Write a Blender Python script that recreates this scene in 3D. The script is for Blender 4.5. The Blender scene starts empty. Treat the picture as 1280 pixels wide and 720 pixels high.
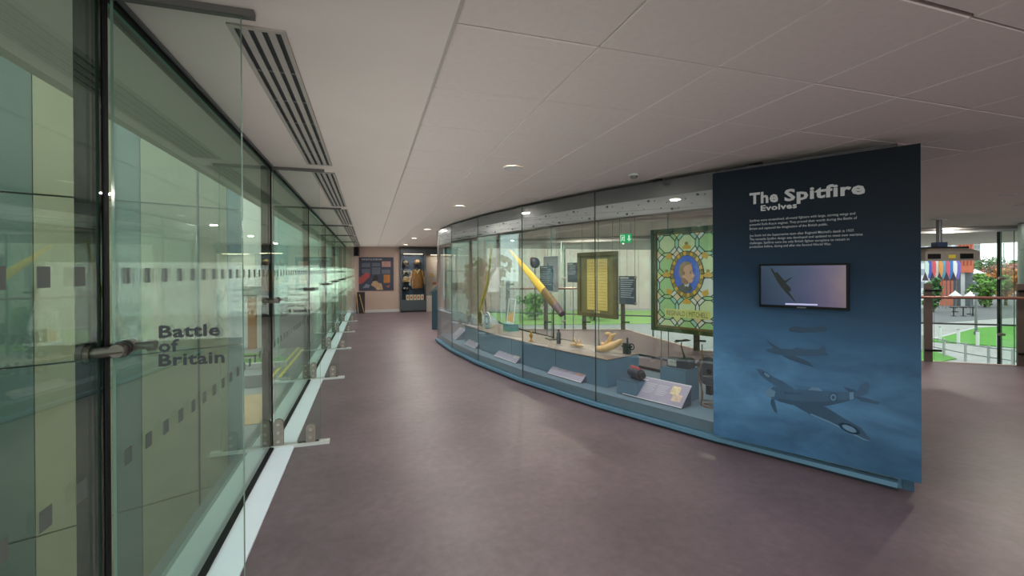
import bpy, math, random
from mathutils import Matrix, Vector
random.seed(7)
SC = bpy.context.scene
COL = SC.collection
PI = math.pi
R = math.radians

# ------------------------------------------------------------------ camera
cam_d = bpy.data.cameras.new('camera'); cam = bpy.data.objects.new('camera', cam_d); COL.objects.link(cam)
cam_d.sensor_width = 36.0; cam_d.lens = 36.0 * 556.1 / 1280; cam_d.shift_y = -20.4 / 1280
cam_d.clip_start = 0.05; cam_d.clip_end = 600
yw, pt, rl = R(17.815), R(-0.152), R(-0.302)
F = Vector((math.sin(yw) * math.cos(pt), math.cos(yw) * math.cos(pt), math.sin(pt)))
R0 = Vector((math.cos(yw), -math.sin(yw), 0)); U0 = R0.cross(F)
RR = math.cos(rl) * R0 + math.sin(rl) * U0; UU = -math.sin(rl) * R0 + math.cos(rl) * U0
cam.matrix_world = Matrix(((RR.x, UU.x, -F.x, 0), (RR.y, UU.y, -F.y, 0), (RR.z, UU.z, -F.z, 1.541), (0, 0, 0, 1)))
SC.camera = cam

# ------------------------------------------------------------------ world, exposure
W = bpy.data.worlds.new('overcast_sky'); SC.world = W; W.use_nodes = True
wn = W.node_tree.nodes; wl = W.node_tree.links
bg = wn['Background']; bg.inputs[1].default_value = 2.5
tc = wn.new('ShaderNodeTexCoord'); nz = wn.new('ShaderNodeTexNoise'); nz.inputs['Scale'].default_value = 2.2; nz.inputs['Detail'].default_value = 6
cr = wn.new('ShaderNodeValToRGB'); cr.color_ramp.elements[0].position = .35; cr.color_ramp.elements[0].color = (.80, .90, 1.0, 1)
cr.color_ramp.elements[1].position = .7; cr.color_ramp.elements[1].color = (1.0, 1.0, .98, 1)
wl.new(tc.outputs['Generated'], nz.inputs['Vector']); wl.new(nz.outputs['Fac'], cr.inputs[0]); wl.new(cr.outputs[0], bg.inputs[0])
SC.view_settings.view_transform = 'Standard'; SC.view_settings.look = 'None'
SC.view_settings.exposure = 0.0; SC.view_settings.gamma = 1.0; SC.view_settings.use_curve_mapping = False
# two added fill lamps that brighten the ceiling: behind the camera, inside left glass
for loc, sx, sy, en, rot, sp in (((1.6, -6.7, 1.0), 5.0, 1.6, 170, (R(112), 0, 0), 180), ((-.74, 9.2, .26), 15.6, .4, 43, (R(150), 0, R(-90)), 84)):
    ld = bpy.data.lights.new('window_daylight', 'AREA'); ld.shape = 'RECTANGLE'; ld.size = sx; ld.size_y = sy; ld.energy = en; ld.color = (1, .97, .95); ld.spread = R(sp)
    lo = bpy.data.objects.new('window_daylight', ld); COL.objects.link(lo); lo.location = loc; lo.rotation_euler = rot
LAMP_W = 26.0
cy = SC.cycles
cy.use_denoising = True; cy.max_bounces = 10; cy.diffuse_bounces = 5; cy.glossy_bounces = 5
cy.transmission_bounces = 6; cy.transparent_max_bounces = 64; cy.sample_clamp_indirect = 6.0
cy.caustics_reflective = False; cy.caustics_refractive = False

# ------------------------------------------------------------------ materials
def lin(c): return tuple((v / 255 / 12.92) if v / 255 <= .04045 else ((v / 255 + .055) / 1.055) ** 2.4 for v in c)
MATS = {}
def mat(name, c, rough=.5, metal=0., var=.06, scale=8., bump=0., spec=.5):
    if name in MATS: return MATS[name]
    m = bpy.data.materials.new(name); m.use_nodes = True; n = m.node_tree.nodes; l = m.node_tree.links
    p = n['Principled BSDF']; p.inputs['Roughness'].default_value = rough; p.inputs['Metallic'].default_value = metal
    p.inputs['Specular IOR Level'].default_value = spec
    a = lin(c)
    t = n.new('ShaderNodeTexCoord'); z = n.new('ShaderNodeTexNoise'); z.inputs['Scale'].default_value = scale; z.inputs['Detail'].default_value = 5
    r = n.new('ShaderNodeValToRGB')
    r.color_ramp.elements[0].position = .3; r.color_ramp.elements[1].position = .7
    r.color_ramp.elements[0].color = (*[v * (1 - var) for v in a], 1); r.color_ramp.elements[1].color = (*[min(1, v * (1 + var)) for v in a], 1)
    l.new(t.outputs['Object'], z.inputs['Vector']); l.new(z.outputs['Fac'], r.inputs[0]); l.new(r.outputs[0], p.inputs['Base Color'])
    if bump:
        b = n.new('ShaderNodeBump'); b.inputs['Strength'].default_value = bump; b.inputs['Distance'].default_value = .01
        l.new(z.outputs['Fac'], b.inputs['Height']); l.new(b.outputs[0], p.inputs['Normal'])
    MATS[name] = m; return m
def emit(name, c, s):
    if name in MATS: return MATS[name]
    m = bpy.data.materials.new(name); m.use_nodes = True; n = m.node_tree.nodes; l = m.node_tree.links
    p = n['Principled BSDF']; a = lin(c); p.inputs['Base Color'].default_value = (*a, 1); p.inputs['Emission Color'].default_value = (*a, 1)
    p.inputs['Emission Strength'].default_value = s; MATS[name] = m; return m
def glass(name, tint, ior, gcol=(1, 1, 1)):
    """thin architectural glass: tinted straight-through view plus mirror by Fresnel"""
    m = bpy.data.materials.new(name); m.use_nodes = True; n = m.node_tree.nodes; l = m.node_tree.links
    for q in list(n):
        if q.type != 'OUTPUT_MATERIAL': n.remove(q)
    out = [q for q in n if q.type == 'OUTPUT_MATERIAL'][0]
    g = n.new('ShaderNodeNewGeometry')
    a = n.new('ShaderNodeMath'); a.operation = 'MULTIPLY_ADD'; a.inputs[1].default_value = -2; a.inputs[2].default_value = 1
    l.new(g.outputs['Backfacing'], a.inputs[0])
    pw = n.new('ShaderNodeMath'); pw.operation = 'POWER'; pw.inputs[0].default_value = ior; l.new(a.outputs[0], pw.inputs[1])
    fr = n.new('ShaderNodeFresnel'); l.new(pw.outputs[0], fr.inputs['IOR'])
    tr = n.new('ShaderNodeBsdfTransparent'); tr.inputs[0].default_value = (*tint, 1)
    gl = n.new('ShaderNodeBsdfGlossy'); gl.inputs['Roughness'].default_value = 0; gl.inputs[0].default_value = (*gcol, 1)
    mx = n.new('ShaderNodeMixShader'); l.new(fr.outputs[0], mx.inputs[0]); l.new(tr.outputs[0], mx.inputs[1]); l.new(gl.outputs[0], mx.inputs[2])
    l.new(mx.outputs[0], out.inputs[0]); MATS[name] = m; return m

G_FAC = glass('facade_glass', (.80, .91, .845), 1.72, (.80, .86, .80))
G_FIN = glass('fin_glass', (.93, .975, .95), 1.45)
G_CASE = glass('case_glass', (.97, .978, .972), 1.9, (.9, .96, 1))
G_BACK = glass('clear_glass', (.95, .98, .96), 1.35)
EDGE = mat('glass_edge', (120, 165, 150), .15, 0, .05, 3)
STEEL = mat('brushed_steel', (150, 140, 132), .42, .45, .08, 40)
DARKM = mat('anodised_dark', (9, 10, 13), .6, .0, .1, 12, 0, .2)
ALU = mat('grey_aluminium', (120, 122, 124), .4, .6, .05, 12)
WHITE = mat('white_paint', (205, 206, 205), .5, 0, .03, 6)
CLAMP = mat('clamp_steel', (92, 84, 78), .3, .6, .1, 30)
BLACK = mat('black_plastic', (14, 14, 16), .4, 0, .1, 10)
CBLUE = mat('case_blue', (90, 130, 156), .5, 0, .04, 5)
CDARK = mat('case_blue_dark', (54, 82, 104), .5, 0, .04, 5)
HEAD = mat('header_grey', (52, 56, 60), .35, 0, .04, 4)
CERAMIC = mat('ceiling_board', (226, 214, 206), .85, 0, .02, 3)
INK = mat('dark_vinyl_letter', (38, 42, 48), .5, 0, .03, 5)
LETTER = mat('pale_vinyl_letter', (188, 190, 192), .6, 0, .03, 5)
PLAS = mat('plaster_wall', (196, 172, 160), .85, 0, .03, 3)

# ------------------------------------------------------------------ mesh helpers
# fine print and tiny repeats, too small in the photograph to pick apart one by one
FINE = {'text_lines', 'slot_bridge', 'manifestation_dots', 'frieze_pins', 'first_paragraph', 'second_paragraph', 'small_lettering', 'tablet_lettering', 'poster_title', 'sketch', 'plate_rim', 'frieze_fixings'}
class MB:
    def __init__(s): s.v = []; s.f = []; s.i = []; s.sm = []
    def add(s, vs, fs, idx=0, smooth=False):
        o = len(s.v); s.v += [tuple(v) for v in vs]
        for f in fs: s.f.append(tuple(o + k for k in f)); s.i.append(idx); s.sm.append(smooth)
        return s
    def box(s, x0, x1, y0, y1, z0, z1, idx=0, edge=None):
        """edge: material index of the four narrow faces of a pane lying in the XZ plane ('y') or the YZ plane ('x')"""
        vs = [(x, y, z) for z in (z0, z1) for y in (y0, y1) for x in (x0, x1)]
        fs = [(0, 2, 3, 1), (4, 5, 7, 6), (0, 1, 5, 4), (2, 6, 7, 3), (0, 4, 6, 2), (1, 3, 7, 5)]
        o = len(s.v); s.v += vs
        for k, f in enumerate(fs):
            e = idx
            if edge == 'y' and k in (0, 1, 4, 5): e = 1
            if edge == 'x' and k in (0, 1, 2, 3): e = 1
            s.f.append(tuple(o + q for q in f)); s.i.append(e); s.sm.append(False)
        return s
    def cyl(s, p0, p1, r0, r1=None, n=16, idx=0, cap=True):
        r1 = r0 if r1 is None else r1
        p0 = Vector(p0); p1 = Vector(p1); d = (p1 - p0).normalized()
        a = d.orthogonal().normalized(); b = d.cross(a)
        vs = []
        for p, r in ((p0, r0), (p1, r1)):
            for k in range(n):
                t = 2 * PI * k / n; vs.append(p + a * (r * math.cos(t)) + b * (r * math.sin(t)))
        fs = [(k, (k + 1) % n, n + (k + 1) % n, n + k) for k in range(n)]
        s.add(vs, fs, idx, True)
        if cap: s.add(vs, [tuple(range(n - 1, -1, -1)), tuple(range(n, 2 * n))], idx)
        return s
    def tube(s, pts, rads, n=8, idx=0):
        pts = [Vector(p) for p in pts]
        if not hasattr(rads, '__len__'): rads = [rads] * len(pts)
        vs = []; ref = Vector((.137, .291, .947))
        for k, p in enumerate(pts):
            d = (pts[min(k + 1, len(pts) - 1)] - pts[max(k - 1, 0)]).normalized()
            a = d.cross(ref).normalized(); b = d.cross(a)
            for j in range(n):
                t = 2 * PI * j / n; vs.append(p + a * (rads[k] * math.cos(t)) + b * (rads[k] * math.sin(t)))
        m = len(pts)
        fs = [(k * n + j, k * n + (j + 1) % n, (k + 1) * n + (j + 1) % n, (k + 1) * n + j) for k in range(m - 1) for j in range(n)]
        s.add(vs, fs, idx, True); s.add(vs, [tuple(range(n - 1, -1, -1)), tuple(range((m - 1) * n, m * n))], idx)
        return s
    def lathe(s, prof, c=(0, 0, 0), n=20, sx=1, sy=1, idx=0, smooth=True):
        vs = []; m = len(prof)
        for r, z in prof:
            for k in range(n):
                t = 2 * PI * k / n; vs.append((c[0] + r * sx * math.cos(t), c[1] + r * sy * math.sin(t), c[2] + z))
        fs = [(k * n + j, k * n + (j + 1) % n, (k + 1) * n + (j + 1) % n, (k + 1) * n + j) for k in range(m - 1) for j in range(n)]
        s.add(vs, fs, idx, smooth); s.add(vs, [tuple(range(n - 1, -1, -1)), tuple(range((m - 1) * n, m * n))], idx)
        return s
    def ball(s, c, rx, ry, rz, n=14, m=8, idx=0):
        pr = [(max(1e-4, math.sin(PI * k / m)), -math.cos(PI * k / m)) for k in range(m + 1)]
        vs = []
        for r, z in pr:
            for k in range(n):
                t = 2 * PI * k / n; vs.append((c[0] + rx * r * math.cos(t), c[1] + ry * r * math.sin(t), c[2] + rz * z))
        fs = [(k * n + j, k * n + (j + 1) % n, (k + 1) * n + (j + 1) % n, (k + 1) * n + j) for k in range(m) for j in range(n)]
        return s.add(vs, fs, idx, True)
    def prism(s, poly, y0, y1, idx=0, side=None):
        """poly in (x, z), extruded along y"""
        n = len(poly)
        ar = sum(poly[k][0] * poly[(k + 1) % n][1] - poly[(k + 1) % n][0] * poly[k][1] for k in range(n))
        if ar < 0: poly = poly[::-1]
        vs = [(x, y0, z) for x, z in poly] + [(x, y1, z) for x, z in poly]
        s.add(vs, [tuple(range(n)), tuple(range(2 * n - 1, n - 1, -1))], idx)
        s.add(vs, [(k, n + k, n + (k + 1) % n, (k + 1) % n) for k in range(n)], idx if side is None else side)
        return s
    def slab(s, poly, z0, z1, idx=0):
        """poly in (x, y), extruded along z"""
        n = len(poly)
        ar = sum(poly[k][0] * poly[(k + 1) % n][1] - poly[(k + 1) % n][0] * poly[k][1] for k in range(n))
        if ar < 0: poly = poly[::-1]
        vs = [(x, y, z0) for x, y in poly] + [(x, y, z1) for x, y in poly]
        s.add(vs, [tuple(range(n - 1, -1, -1)), tuple(range(n, 2 * n))], idx)
        s.add(vs, [(k, (k + 1) % n, n + (k + 1) % n, n + k) for k in range(n)], idx)
        return s
    def mesh(s, name, ms):
        me = bpy.data.meshes.new(name); me.from_pydata(s.v, [], s.f)
        for m in (ms if isinstance(ms, (list, tuple)) else [ms]): me.materials.append(m)
        me.polygons.foreach_set('material_index', s.i); me.polygons.foreach_set('use_smooth', s.sm); me.update(); return me
    def build(s, name, ms, parent=None, loc=None, rz=0):
        o = bpy.data.objects.new(name, s.mesh(name, ms)); COL.objects.link(o)
        if parent: o.parent = parent
        if loc: o.location = loc
        o.rotation_euler[2] = rz
        if name in FINE: o['kind'] = 'stuff'
        return o
def tag(o, label=None, cat=None, group=None, kind=None):
    for k, v in (('label', label), ('category', cat), ('group', group), ('kind', kind)):
        if v: o[k] = v
    return o
def thing(name, label, cat, loc=(0, 0, 0), rz=0, group=None, kind=None):
    o = bpy.data.objects.new(name, None); COL.objects.link(o); o.location = loc; o.rotation_euler[2] = rz
    o.empty_display_size = .1
    return tag(o, label, cat, group, kind)
def struct(name, parent=None):
    o = bpy.data.objects.new(name, None); COL.objects.link(o); o['kind'] = 'structure'
    if parent: o.parent = parent
    return o
def share(name, me, parent, loc=(0, 0, 0), rz=0):
    o = bpy.data.objects.new(name, me); COL.objects.link(o); o.parent = parent; o.location = loc; o.rotation_euler[2] = rz; return o
def copy_tree(o, parent=None):
    c = o.copy(); COL.objects.link(c)
    if parent: c.parent = parent
    for ch in list(o.children): copy_tree(ch, c)
    return c
def letters(name, lines, m, parent, y=-.0015, bold=0.):
    """lines: (text, x, z baseline, cap height, width or None) in the XZ plane, facing -Y; one flat mesh"""
    mb = MB()
    for t, x, z, h, w in lines:
        cu = bpy.data.curves.new('letters', 'FONT'); cu.body = t; cu.size = 1; cu.offset = bold; cu.space_character = 1.0 + bold * 2.2; cu.resolution_u = 2
        o = bpy.data.objects.new('letters', cu); COL.objects.link(o); bpy.context.view_layer.update()
        me = bpy.data.meshes.new_from_object(o.evaluated_get(bpy.context.evaluated_depsgraph_get()))
        xs = [v.co.x for v in me.vertices]
        if xs:
            k = h / .69; kx = k if w is None else w / (max(xs) - min(xs)); x0 = min(xs)
            mb.add([(x + (v.co.x - x0) * kx, y, z + v.co.y * k) for v in me.vertices], [tuple(p.vertices) for p in me.polygons])
        bpy.data.objects.remove(o); bpy.data.meshes.remove(me); bpy.data.curves.remove(cu)
    return mb.build(name, m, parent)

H = 2.454        # ceiling height
XG = -.808       # plane of the left glass facade
MY = [-3.33, -.78, 1.767, 4.316, 6.86, 9.41, 11.95, 14.5, 17.05]   # its mullions
CX, CY, CR = 17.492, 10.042, 16.127                                 # centre and radius of the curved display case
def arc(th, off): a = R(th); return (CX - (CR - off) * math.cos(a), CY - (CR - off) * math.sin(a))

# ================================================================== STRUCTURE
FLOORM = mat('vinyl_floor', (108, 93, 101), .42, 0, .16, 1.6, .0)
n = FLOORM.node_tree.nodes; l = FLOORM.node_tree.links
z2 = n.new('ShaderNodeTexNoise'); z2.inputs['Scale'].default_value = 14; z2.inputs['Detail'].default_value = 8; z2.inputs['Roughness'].default_value = .7
tcc = [q for q in n if q.type == 'TEX_COORD'][0]; l.new(tcc.outputs['Object'], z2.inputs['Vector'])
mxx = n.new('ShaderNodeMix'); mxx.data_type = 'RGBA'; mxx.blend_type = 'OVERLAY'; mxx.inputs[0].default_value = .45
rr = [q for q in n if q.type == 'VALTORGB'][0]
l.new(rr.outputs[0], mxx.inputs[6]); l.new(z2.outputs['Fac'], mxx.inputs[7]); l.new(mxx.outputs[2], n['Principled BSDF'].inputs['Base Color'])
EX, EY = .8107, -.5855               # direction of the atrium edge on the right
E0 = (5.95, 6.92)
edge_pts = [(3.3, 11.25), (6.3, 10.05), E0, (E0[0] + EX * 12, E0[1] + EY * 12)]
fl = [(XG - .03, -7), (E0[0] + EX * 12, -7)] + edge_pts[::-1] + [(3.3, 17.6), (XG - .03, 17.6)]
tag(MB().slab(fl, -.3, 0).build('floor', FLOORM), kind='structure')
nos = MB()
for a, b in zip(edge_pts[:-1], edge_pts[1:]):
    dx, dy = b[0] - a[0], b[1] - a[1]; q = math.hypot(dx, dy); nx, ny = -dy / q * .05, dx / q * .05
    if nx * 1 + ny * 1 < 0: nx, ny = -nx, -ny
    nos.slab([a, b, (b[0] + nx, b[1] + ny), (a[0] + nx, a[1] + ny)], -.3, .008)
tag(nos.build('trim_1', mat('pale_nosing', (196, 178, 166), .5)), kind='structure')

# ceiling: plaster band by the glass, 600 mm tiles, plaster beyond
ceil = struct('ceiling')
TX0, TY0, TS, TNX, TNY = .308, -.763, .6, 7, 30
cb = MB(); cb.box(XG - .6, .306, -7, 17.6, H, H + .06)
cb.box(TX0 + TS * TNX, 22, -7, 17.6, H, H + .06); cb.box(.306, TX0 + TS * TNX, -7, TY0, H, H + .06)
cb.box(.306, TX0 + TS * TNX, TY0 + TS * TNY, 17.6, H, H + .06)
cb.build('plaster_ceiling', CERAMIC, ceil)
MB().box(.306, TX0 + TS * TNX, TY0, TY0 + TS * TNY, H + .05, H + .09).build('ceiling_void', mat('ceiling_void', (70, 64, 60), .9), ceil)
MB().box(.300, .312, -7, 17.6, H - .006, H + .02).build('edge_trim', mat('ceiling_trim', (190, 180, 172), .7), ceil)
TILE = mat('ceiling_tile_face', (224, 212, 205), .88, 0, .03, 30)
g = .0025; tb = MB()
bv = .004
a0, a1 = g, TS - g
tb.add([(a0 + bv, a0 + bv, 0), (a1 - bv, a0 + bv, 0), (a1 - bv, a1 - bv, 0), (a0 + bv, a1 - bv, 0),
        (a0, a0, bv), (a1, a0, bv), (a1, a1, bv), (a0, a1, bv), (a0, a0, .02), (a1, a0, .02), (a1, a1, .02), (a0, a1, .02)],
       [(3, 2, 1, 0), (0, 1, 5, 4), (1, 2, 6, 5), (2, 3, 7, 6), (3, 0, 4, 7), (4, 5, 9, 8), (5, 6, 10, 9), (6, 7, 11, 10), (7, 4, 8, 11)])
tme = tb.mesh('ceiling_tile', TILE)
TILE_GAP = (2, 2)        # one tile has slid and leaves a dark joint
for i in range(TNX):
    for j in range(TNY):
        o = share('ceiling_tile', tme, ceil, (TX0 + i * TS, TY0 + j * TS, H + .004 + random.uniform(0, .0012)))
        if (i, j) == (0, 3): o.rotation_euler = (R(.12), R(-.1), 0)
        if (i, j) == TILE_GAP: o.location.y -= .012
# roof overhang outside, over the left glass
tag(MB().box(-1.5, XG - .05, -7, 19, H + .02, H + .9).build('trim_2', mat('soffit_board', (188, 180, 166), .8)), kind='structure')
tag(MB().box(XG - .05, 24, -7.2, 19, H + .1, H + .9).build('roof', mat('roof_deck', (120, 120, 120), .8)), kind='structure')

tag(MB().box(XG - .05, 3.35, 17.45, 17.65, -.3, H + .1).build('wall_far', PLAS), kind='structure')
tag(MB().box(XG, 1.1, 17.43, 17.45, 0, .1).build('baseboard_far', WHITE), kind='structure')
tag(MB().box(XG - .05, E0[0] + EX * 12, -7.2, -7, -.3, H + .1).build('wall_back', PLAS), kind='structure')

# ---- left glass facade: seven bays seen
DOT = mat('manifestation_film', (92, 100, 96), .6)
wno = 0
for k in range(len(MY) - 1):
    y0, y1 = MY[k], MY[k + 1]; wno += 1
    w = struct('window_%d' % wno)
    pane = MB().box(XG - .012, XG, y0 + .012, y1 - .012, .02, H - .03, 0, 'x').build('pane', [G_FAC, EDGE], w)
    d = MB(); yy = y0 + .104
    while yy < y1 - .1:
        for zc in (.9, 1.53): d.box(XG + .0005, XG + .0012, yy, yy + .05, zc - .028, zc + .028)
        yy += .152
    d.build('manifestation_dots', DOT, pane)
    MB().box(XG - .075, XG + .004, y1 - .012, y1 + .012, -.02, H).build('mullion', DARKM, w)
    hr = MB().box(XG - .05, XG + .012, y0, y1, H - .028, H)
    hr.build('head_rail', DARKM, w)
    MB().box(XG + .014, XG + .028, y0, y1, H - .012, H - .001).build('head_channel', ALU, w)
    MB().box(XG - .05, XG + .016, y0, y1, -.02, .025).build('bottom_rail', DARKM, w)
tag(MB().box(XG + .018, -.632, -7, 17.42, -.002, .012).build('trim_3', mat('sill_white', (232, 240, 255), .4, 0, .02, 3)), kind='structure')
tag(MB().box(-1.08, XG - .05, -7, 19, -.06, -.01).build('trim_4', mat('outer_sill', (120, 124, 122), .5)), kind='structure')
tag(MB().box(-1.05, XG - .03, -7, 19, -4.2, -.06).build('wall_left_lower', mat('spandrel_panel', (150, 150, 140), .6)), kind='structure')

# ---- glass fins standing across the facade
FINX = -.42
def bolt(mb, x, z, y, r=.015): mb.cyl((x, y, z), (x, y - .012, z), r, r * .8, 10)
def make_fin(y, label, lead=None):
    t = thing('glass_fin', label, 'glass fin', (XG, y, .012), 0, 'glass fins along the facade')
    MB().box(.02, FINX - XG, -.0095, .0095, .01, H - .03, 0, 'y').build('glass_blade', [G_FIN, EDGE], t)
    MB().box(.0, .462, -.033, .033, -.01, .018).build('base_bar', WHITE, t)
    MB().box(.20, .372, -.016, .016, .019, .024).build('base_slot', BLACK, t)
    for x0, x1, top, zs in ((.012, .088, .245, (.055, .13, .205)), (.268, .345, .175, (.06, .13))):
        for sgn in (-1, 1):
            poly = [(x0, .02), (x1, .02), (x1, top - .035)]
            cxm = (x0 + x1) / 2
            poly += [(cxm + .038 * math.cos(a), top - .035 + .035 * math.sin(a)) for a in [PI * q / 8 for q in range(1, 8)]] + [(x0, top - .035)]
            ya, yb = (-.022, -.0105) if sgn < 0 else (.0105, .022)
            pl = MB().prism(poly, ya, yb).build('shoe_plate', STEEL, t)
            if sgn < 0:
                for zz in zs:
                    b = MB(); bolt(b, cxm, zz, ya); b.build('bolt', mat('bolt_bright', (190, 186, 180), .3, .6), pl)
    MB().box(.01, .43, -.016, .016, H - .036, H - .013).build('ceiling_channel', mat('channel_grey', (96, 94, 92), .5, .3), t)
    zc = 1.28
    a = MB(); a.cyl((-.052, -.03, zc - .006), (-.036, -.03, zc - .006), .033, .033, 20); a.build('clamp_disc', BLACK, t)
    a = MB(); a.cyl((-.036, -.03, zc - .006), (-.022, -.03, zc - .006), .028, .026, 20); a.cyl((-.022, -.03, zc - .006), (.062, -.03, zc), .0175, .0175, 16)
    a.cyl((.045, -.046, zc), (.045, -.01, zc), .021, .021, 20); a.build('clamp_arm', CLAMP, t)
    a = MB(); a.cyl((.045, -.0105, zc), (.045, -.016, zc), .027, .027, 20); a.build('clamp_gasket', BLACK, t)
    a = MB(); a.cyl((.0, .03, zc + .004), (.115, .03, zc + .004), .013, .013, 14); a.cyl((.045, .011, zc + .004), (.045, .05, zc + .004), .024, .024, 18)
    a.cyl((.1, .03, zc + .004), (.122, .03, zc + .004), .019, .019, 14); a.build('rear_clamp', CLAMP, t)
    if lead: lead(t)
    return t
def text_bob(t):
    for q in (('Battle', .145, 1.313, .0385, .176), ('of', .144, 1.266, .0385, .057), ('Britain', .144, 1.219, .0385, .19)): letters('fin_lettering', [q], INK, t, -.0102, .03)
def text_life(t):
    GREY = mat('grey_vinyl_letter', (58, 66, 62), .6)
    letters('small_lettering', [('The average life', .124, 1.366, .026, .225), ('expectancy', .124, 1.316, .026, .17), ('of a Spitfire', .124, 1.268, .026, .17),
                              ('pilot was', .124, 1.220, .026, .13)], GREY, t, -.0102, .0)
    letters('fin_lettering', [('4 weeks', .130, 1.168, .036, .18)], INK, t, -.0102, .028)
fin_lab = ['nearest glass fin, lettered Battle of Britain in dark capitals and lower case', 'second glass fin, with small grey text ending in 4 weeks',
           'third clear glass fin along the facade, counting from the lettered one nearest the camera', 'fourth clear glass fin along the facade, beyond the third',
           'fifth clear glass fin along the facade, near the far wall', 'last small glass fin before the far wall speaker']
for k, y in enumerate(MY[2:8]): make_fin(y, fin_lab[k], (text_bob, text_life, None, None, None, None)[k])

# ---- slot vents in the ceiling
ords = ['first and largest', 'second', 'third', 'fourth', 'fifth', 'sixth and smallest']
VENTF = mat('vent_frame', (176, 168, 160), .6)
for k in range(6):
    y0, y1 = MY[2 + k] + .12, MY[3 + k] - .22
    t = thing('slot_vent', '%s white ceiling vent with four dark slots, counting from the camera' % ords[k], 'vent', (-.395, (y0 + y1) / 2, H), 0, 'slot vents along the glass')
    L = (y1 - y0) / 2; fr = MB(); xs = [-.098, -.078, -.058, -.032, -.012, .014, .034, .060, .080, .098]
    for q in range(0, 9, 2): fr.box(xs[q], xs[q + 1], -L, L, -.008, .0)
    fr.box(-.098, .098, -L - .02, -L, -.008, 0); fr.box(-.098, .098, L, L + .02, -.008, 0)
    fr.build('frame', VENTF, t)
    for q in range(1, 9, 2):
        s_ = MB().box(xs[q], xs[q + 1], -L, L, -.0025, -.0005).build('slot', mat('slot_black', (16, 18, 26), .5), t)
        c_ = MB()
        for jj in range(1, 6): c_.box(xs[q], xs[q + 1], -L + jj * L / 3 - .006, -L + jj * L / 3 + .006, -.006, -.0024)
        c_.build('slot_bridge', ALU, s_)

# ---- recessed downlights (real lamps)
LAMPG = emit('lamp_disc', (255, 246, 230), 14)
def downlight(x, y, label, group='recessed ceiling downlights', p=1., warm=(1, .93, .84)):
    t = thing('downlight', label, 'downlight', (x, y, H), 0, group)
    MB().lathe([(.062, -.001), (.082, -.001), (.084, -.006), (.066, -.008), (.062, -.004)], n=24).build('trim_ring', WHITE, t)
    MB().lathe([(.061, -.0035), (.061, -.001)], n=24, smooth=False).build('lamp_face', LAMPG, t)
    ld = bpy.data.lights.new('downlight_lamp', 'AREA'); ld.shape = 'DISK'; ld.size = .11; ld.energy = LAMP_W * p; ld.color = warm
    lo = bpy.data.objects.new('lamp', ld); COL.objects.link(lo); lo.parent = t; lo.location = (0, 0, -.012)
dl_lab = ['lit downlight nearest the camera in the row over the corridor', 'second lit downlight in the row over the corridor', 'third lit downlight in the row over the corridor',
          'fourth lit downlight in the row, near the far wall', 'last lit downlight in the row, just before the far wall']
for k, (x, y) in enumerate([(1.22, 3.76), (1.234, 6.24), (1.229, 9.93), (1.215, 12.70), (1.217, 15.87)]): downlight(x, y, dl_lab[k])
for x, y in [(1.22, .7), (1.22, -2), (1.22, -4.8), (4, -4.8), (4, -2), (7, -1)]: downlight(x, y, 'lit round ceiling downlight behind the camera or the blue panel')
rl_lab = ['lit downlight at the right edge of the photo', 'lit downlight above the projector by the windows']
for k, (x, y) in enumerate([(9.02, 3.88), (12.18, 6.31)]): downlight(x, y, rl_lab[k])
bl_lab = ['lit downlight beyond the case, just right of the propeller tip', 'lit downlight beyond the case, above the dark text panel', 'lit downlight beyond the case, left of the exit sign', 'lit downlight far beyond the case, near the far windows']
for k, (x, y) in enumerate([(3.46, 9.77), (5.94, 12.3), (5.61, 10.44), (5.1, 10.7)]): downlight(x, y, bl_lab[k], p=2., warm=(1, .86, .72))
for x, y in [(4.6, 8.2), (6.2, 7.2), (7.6, 3.4)]: downlight(x, y, 'lit round ceiling downlight behind the blue panel or the stained glass', p=1.2, warm=(1, .86, .72))

t = thing('smoke_detector', 'small white smoke detector on the ceiling tiles', 'smoke detector', (2.42, 3.70, H + .003))
MB().lathe([(.05, 0), (.05, -.014), (.044, -.018)], n=20).build('base', WHITE, t)
MB().lathe([(.034, -.018), (.036, -.026), (.028, -.038), (.008, -.042)], n=20).build('sensor_head', mat('detector_dark', (120, 116, 112), .5), t)

# ================================================================== CURVED DISPLAY CASE
def frame_at(th, off, z=0.):
    x, y = arc(th, off); return (x, y, z), R(th - 90)          # local x along the case to the right, local y into the case
TH = [.9, 5.7, 10.55, 15.42, 20.28, 25.15, 29.5]
def ring(ths, o0, o1): return [arc(t, o0) for t in ths] + [arc(t, o1) for t in ths[::-1]]
case = thing('display_case', 'long curved glass display case with blue plinth and grey header', 'display case', (*arc(15, .75), 0))
inv = Vector(case.location)
def cpart(mb, name, m, parent=None):
    mb.v = [tuple(Vector(v) - inv) for v in mb.v]; return mb.build(name, m, parent or case)
cpart(MB().slab(ring(TH, .03, 1.5), 0, .03), 'toe_kick', mat('toe_dark', (22, 34, 46), .6))
cpart(MB().slab(ring(TH, 0, 1.53), .028, .062), 'plinth', CBLUE)
cpart(MB().slab(ring(TH, .075, 1.48), .06, .165), 'deck', mat('deck_blue', (98, 126, 144), .55, 0, .04, 4))
cpart(MB().slab(ring(TH, .075, .2), 2.262, 2.415), 'header', HEAD)
cpart(MB().slab(ring(TH, .2, 1.5), 2.36, 2.40), 'lid', mat('lid_grey', (120, 120, 120), .7))
cpart(MB().slab(ring(TH, .085, .10), 2.104, 2.262), 'frieze', mat('frieze_pale', (168, 170, 172), .5))
cpart(MB().slab(ring(TH, .078, .105), 2.086, 2.104), 'frieze_rail', mat('frieze_rail', (70, 66, 58), .5, .3))
b1, b2 = MB(), MB(); k = 0; q = 1.5
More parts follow.
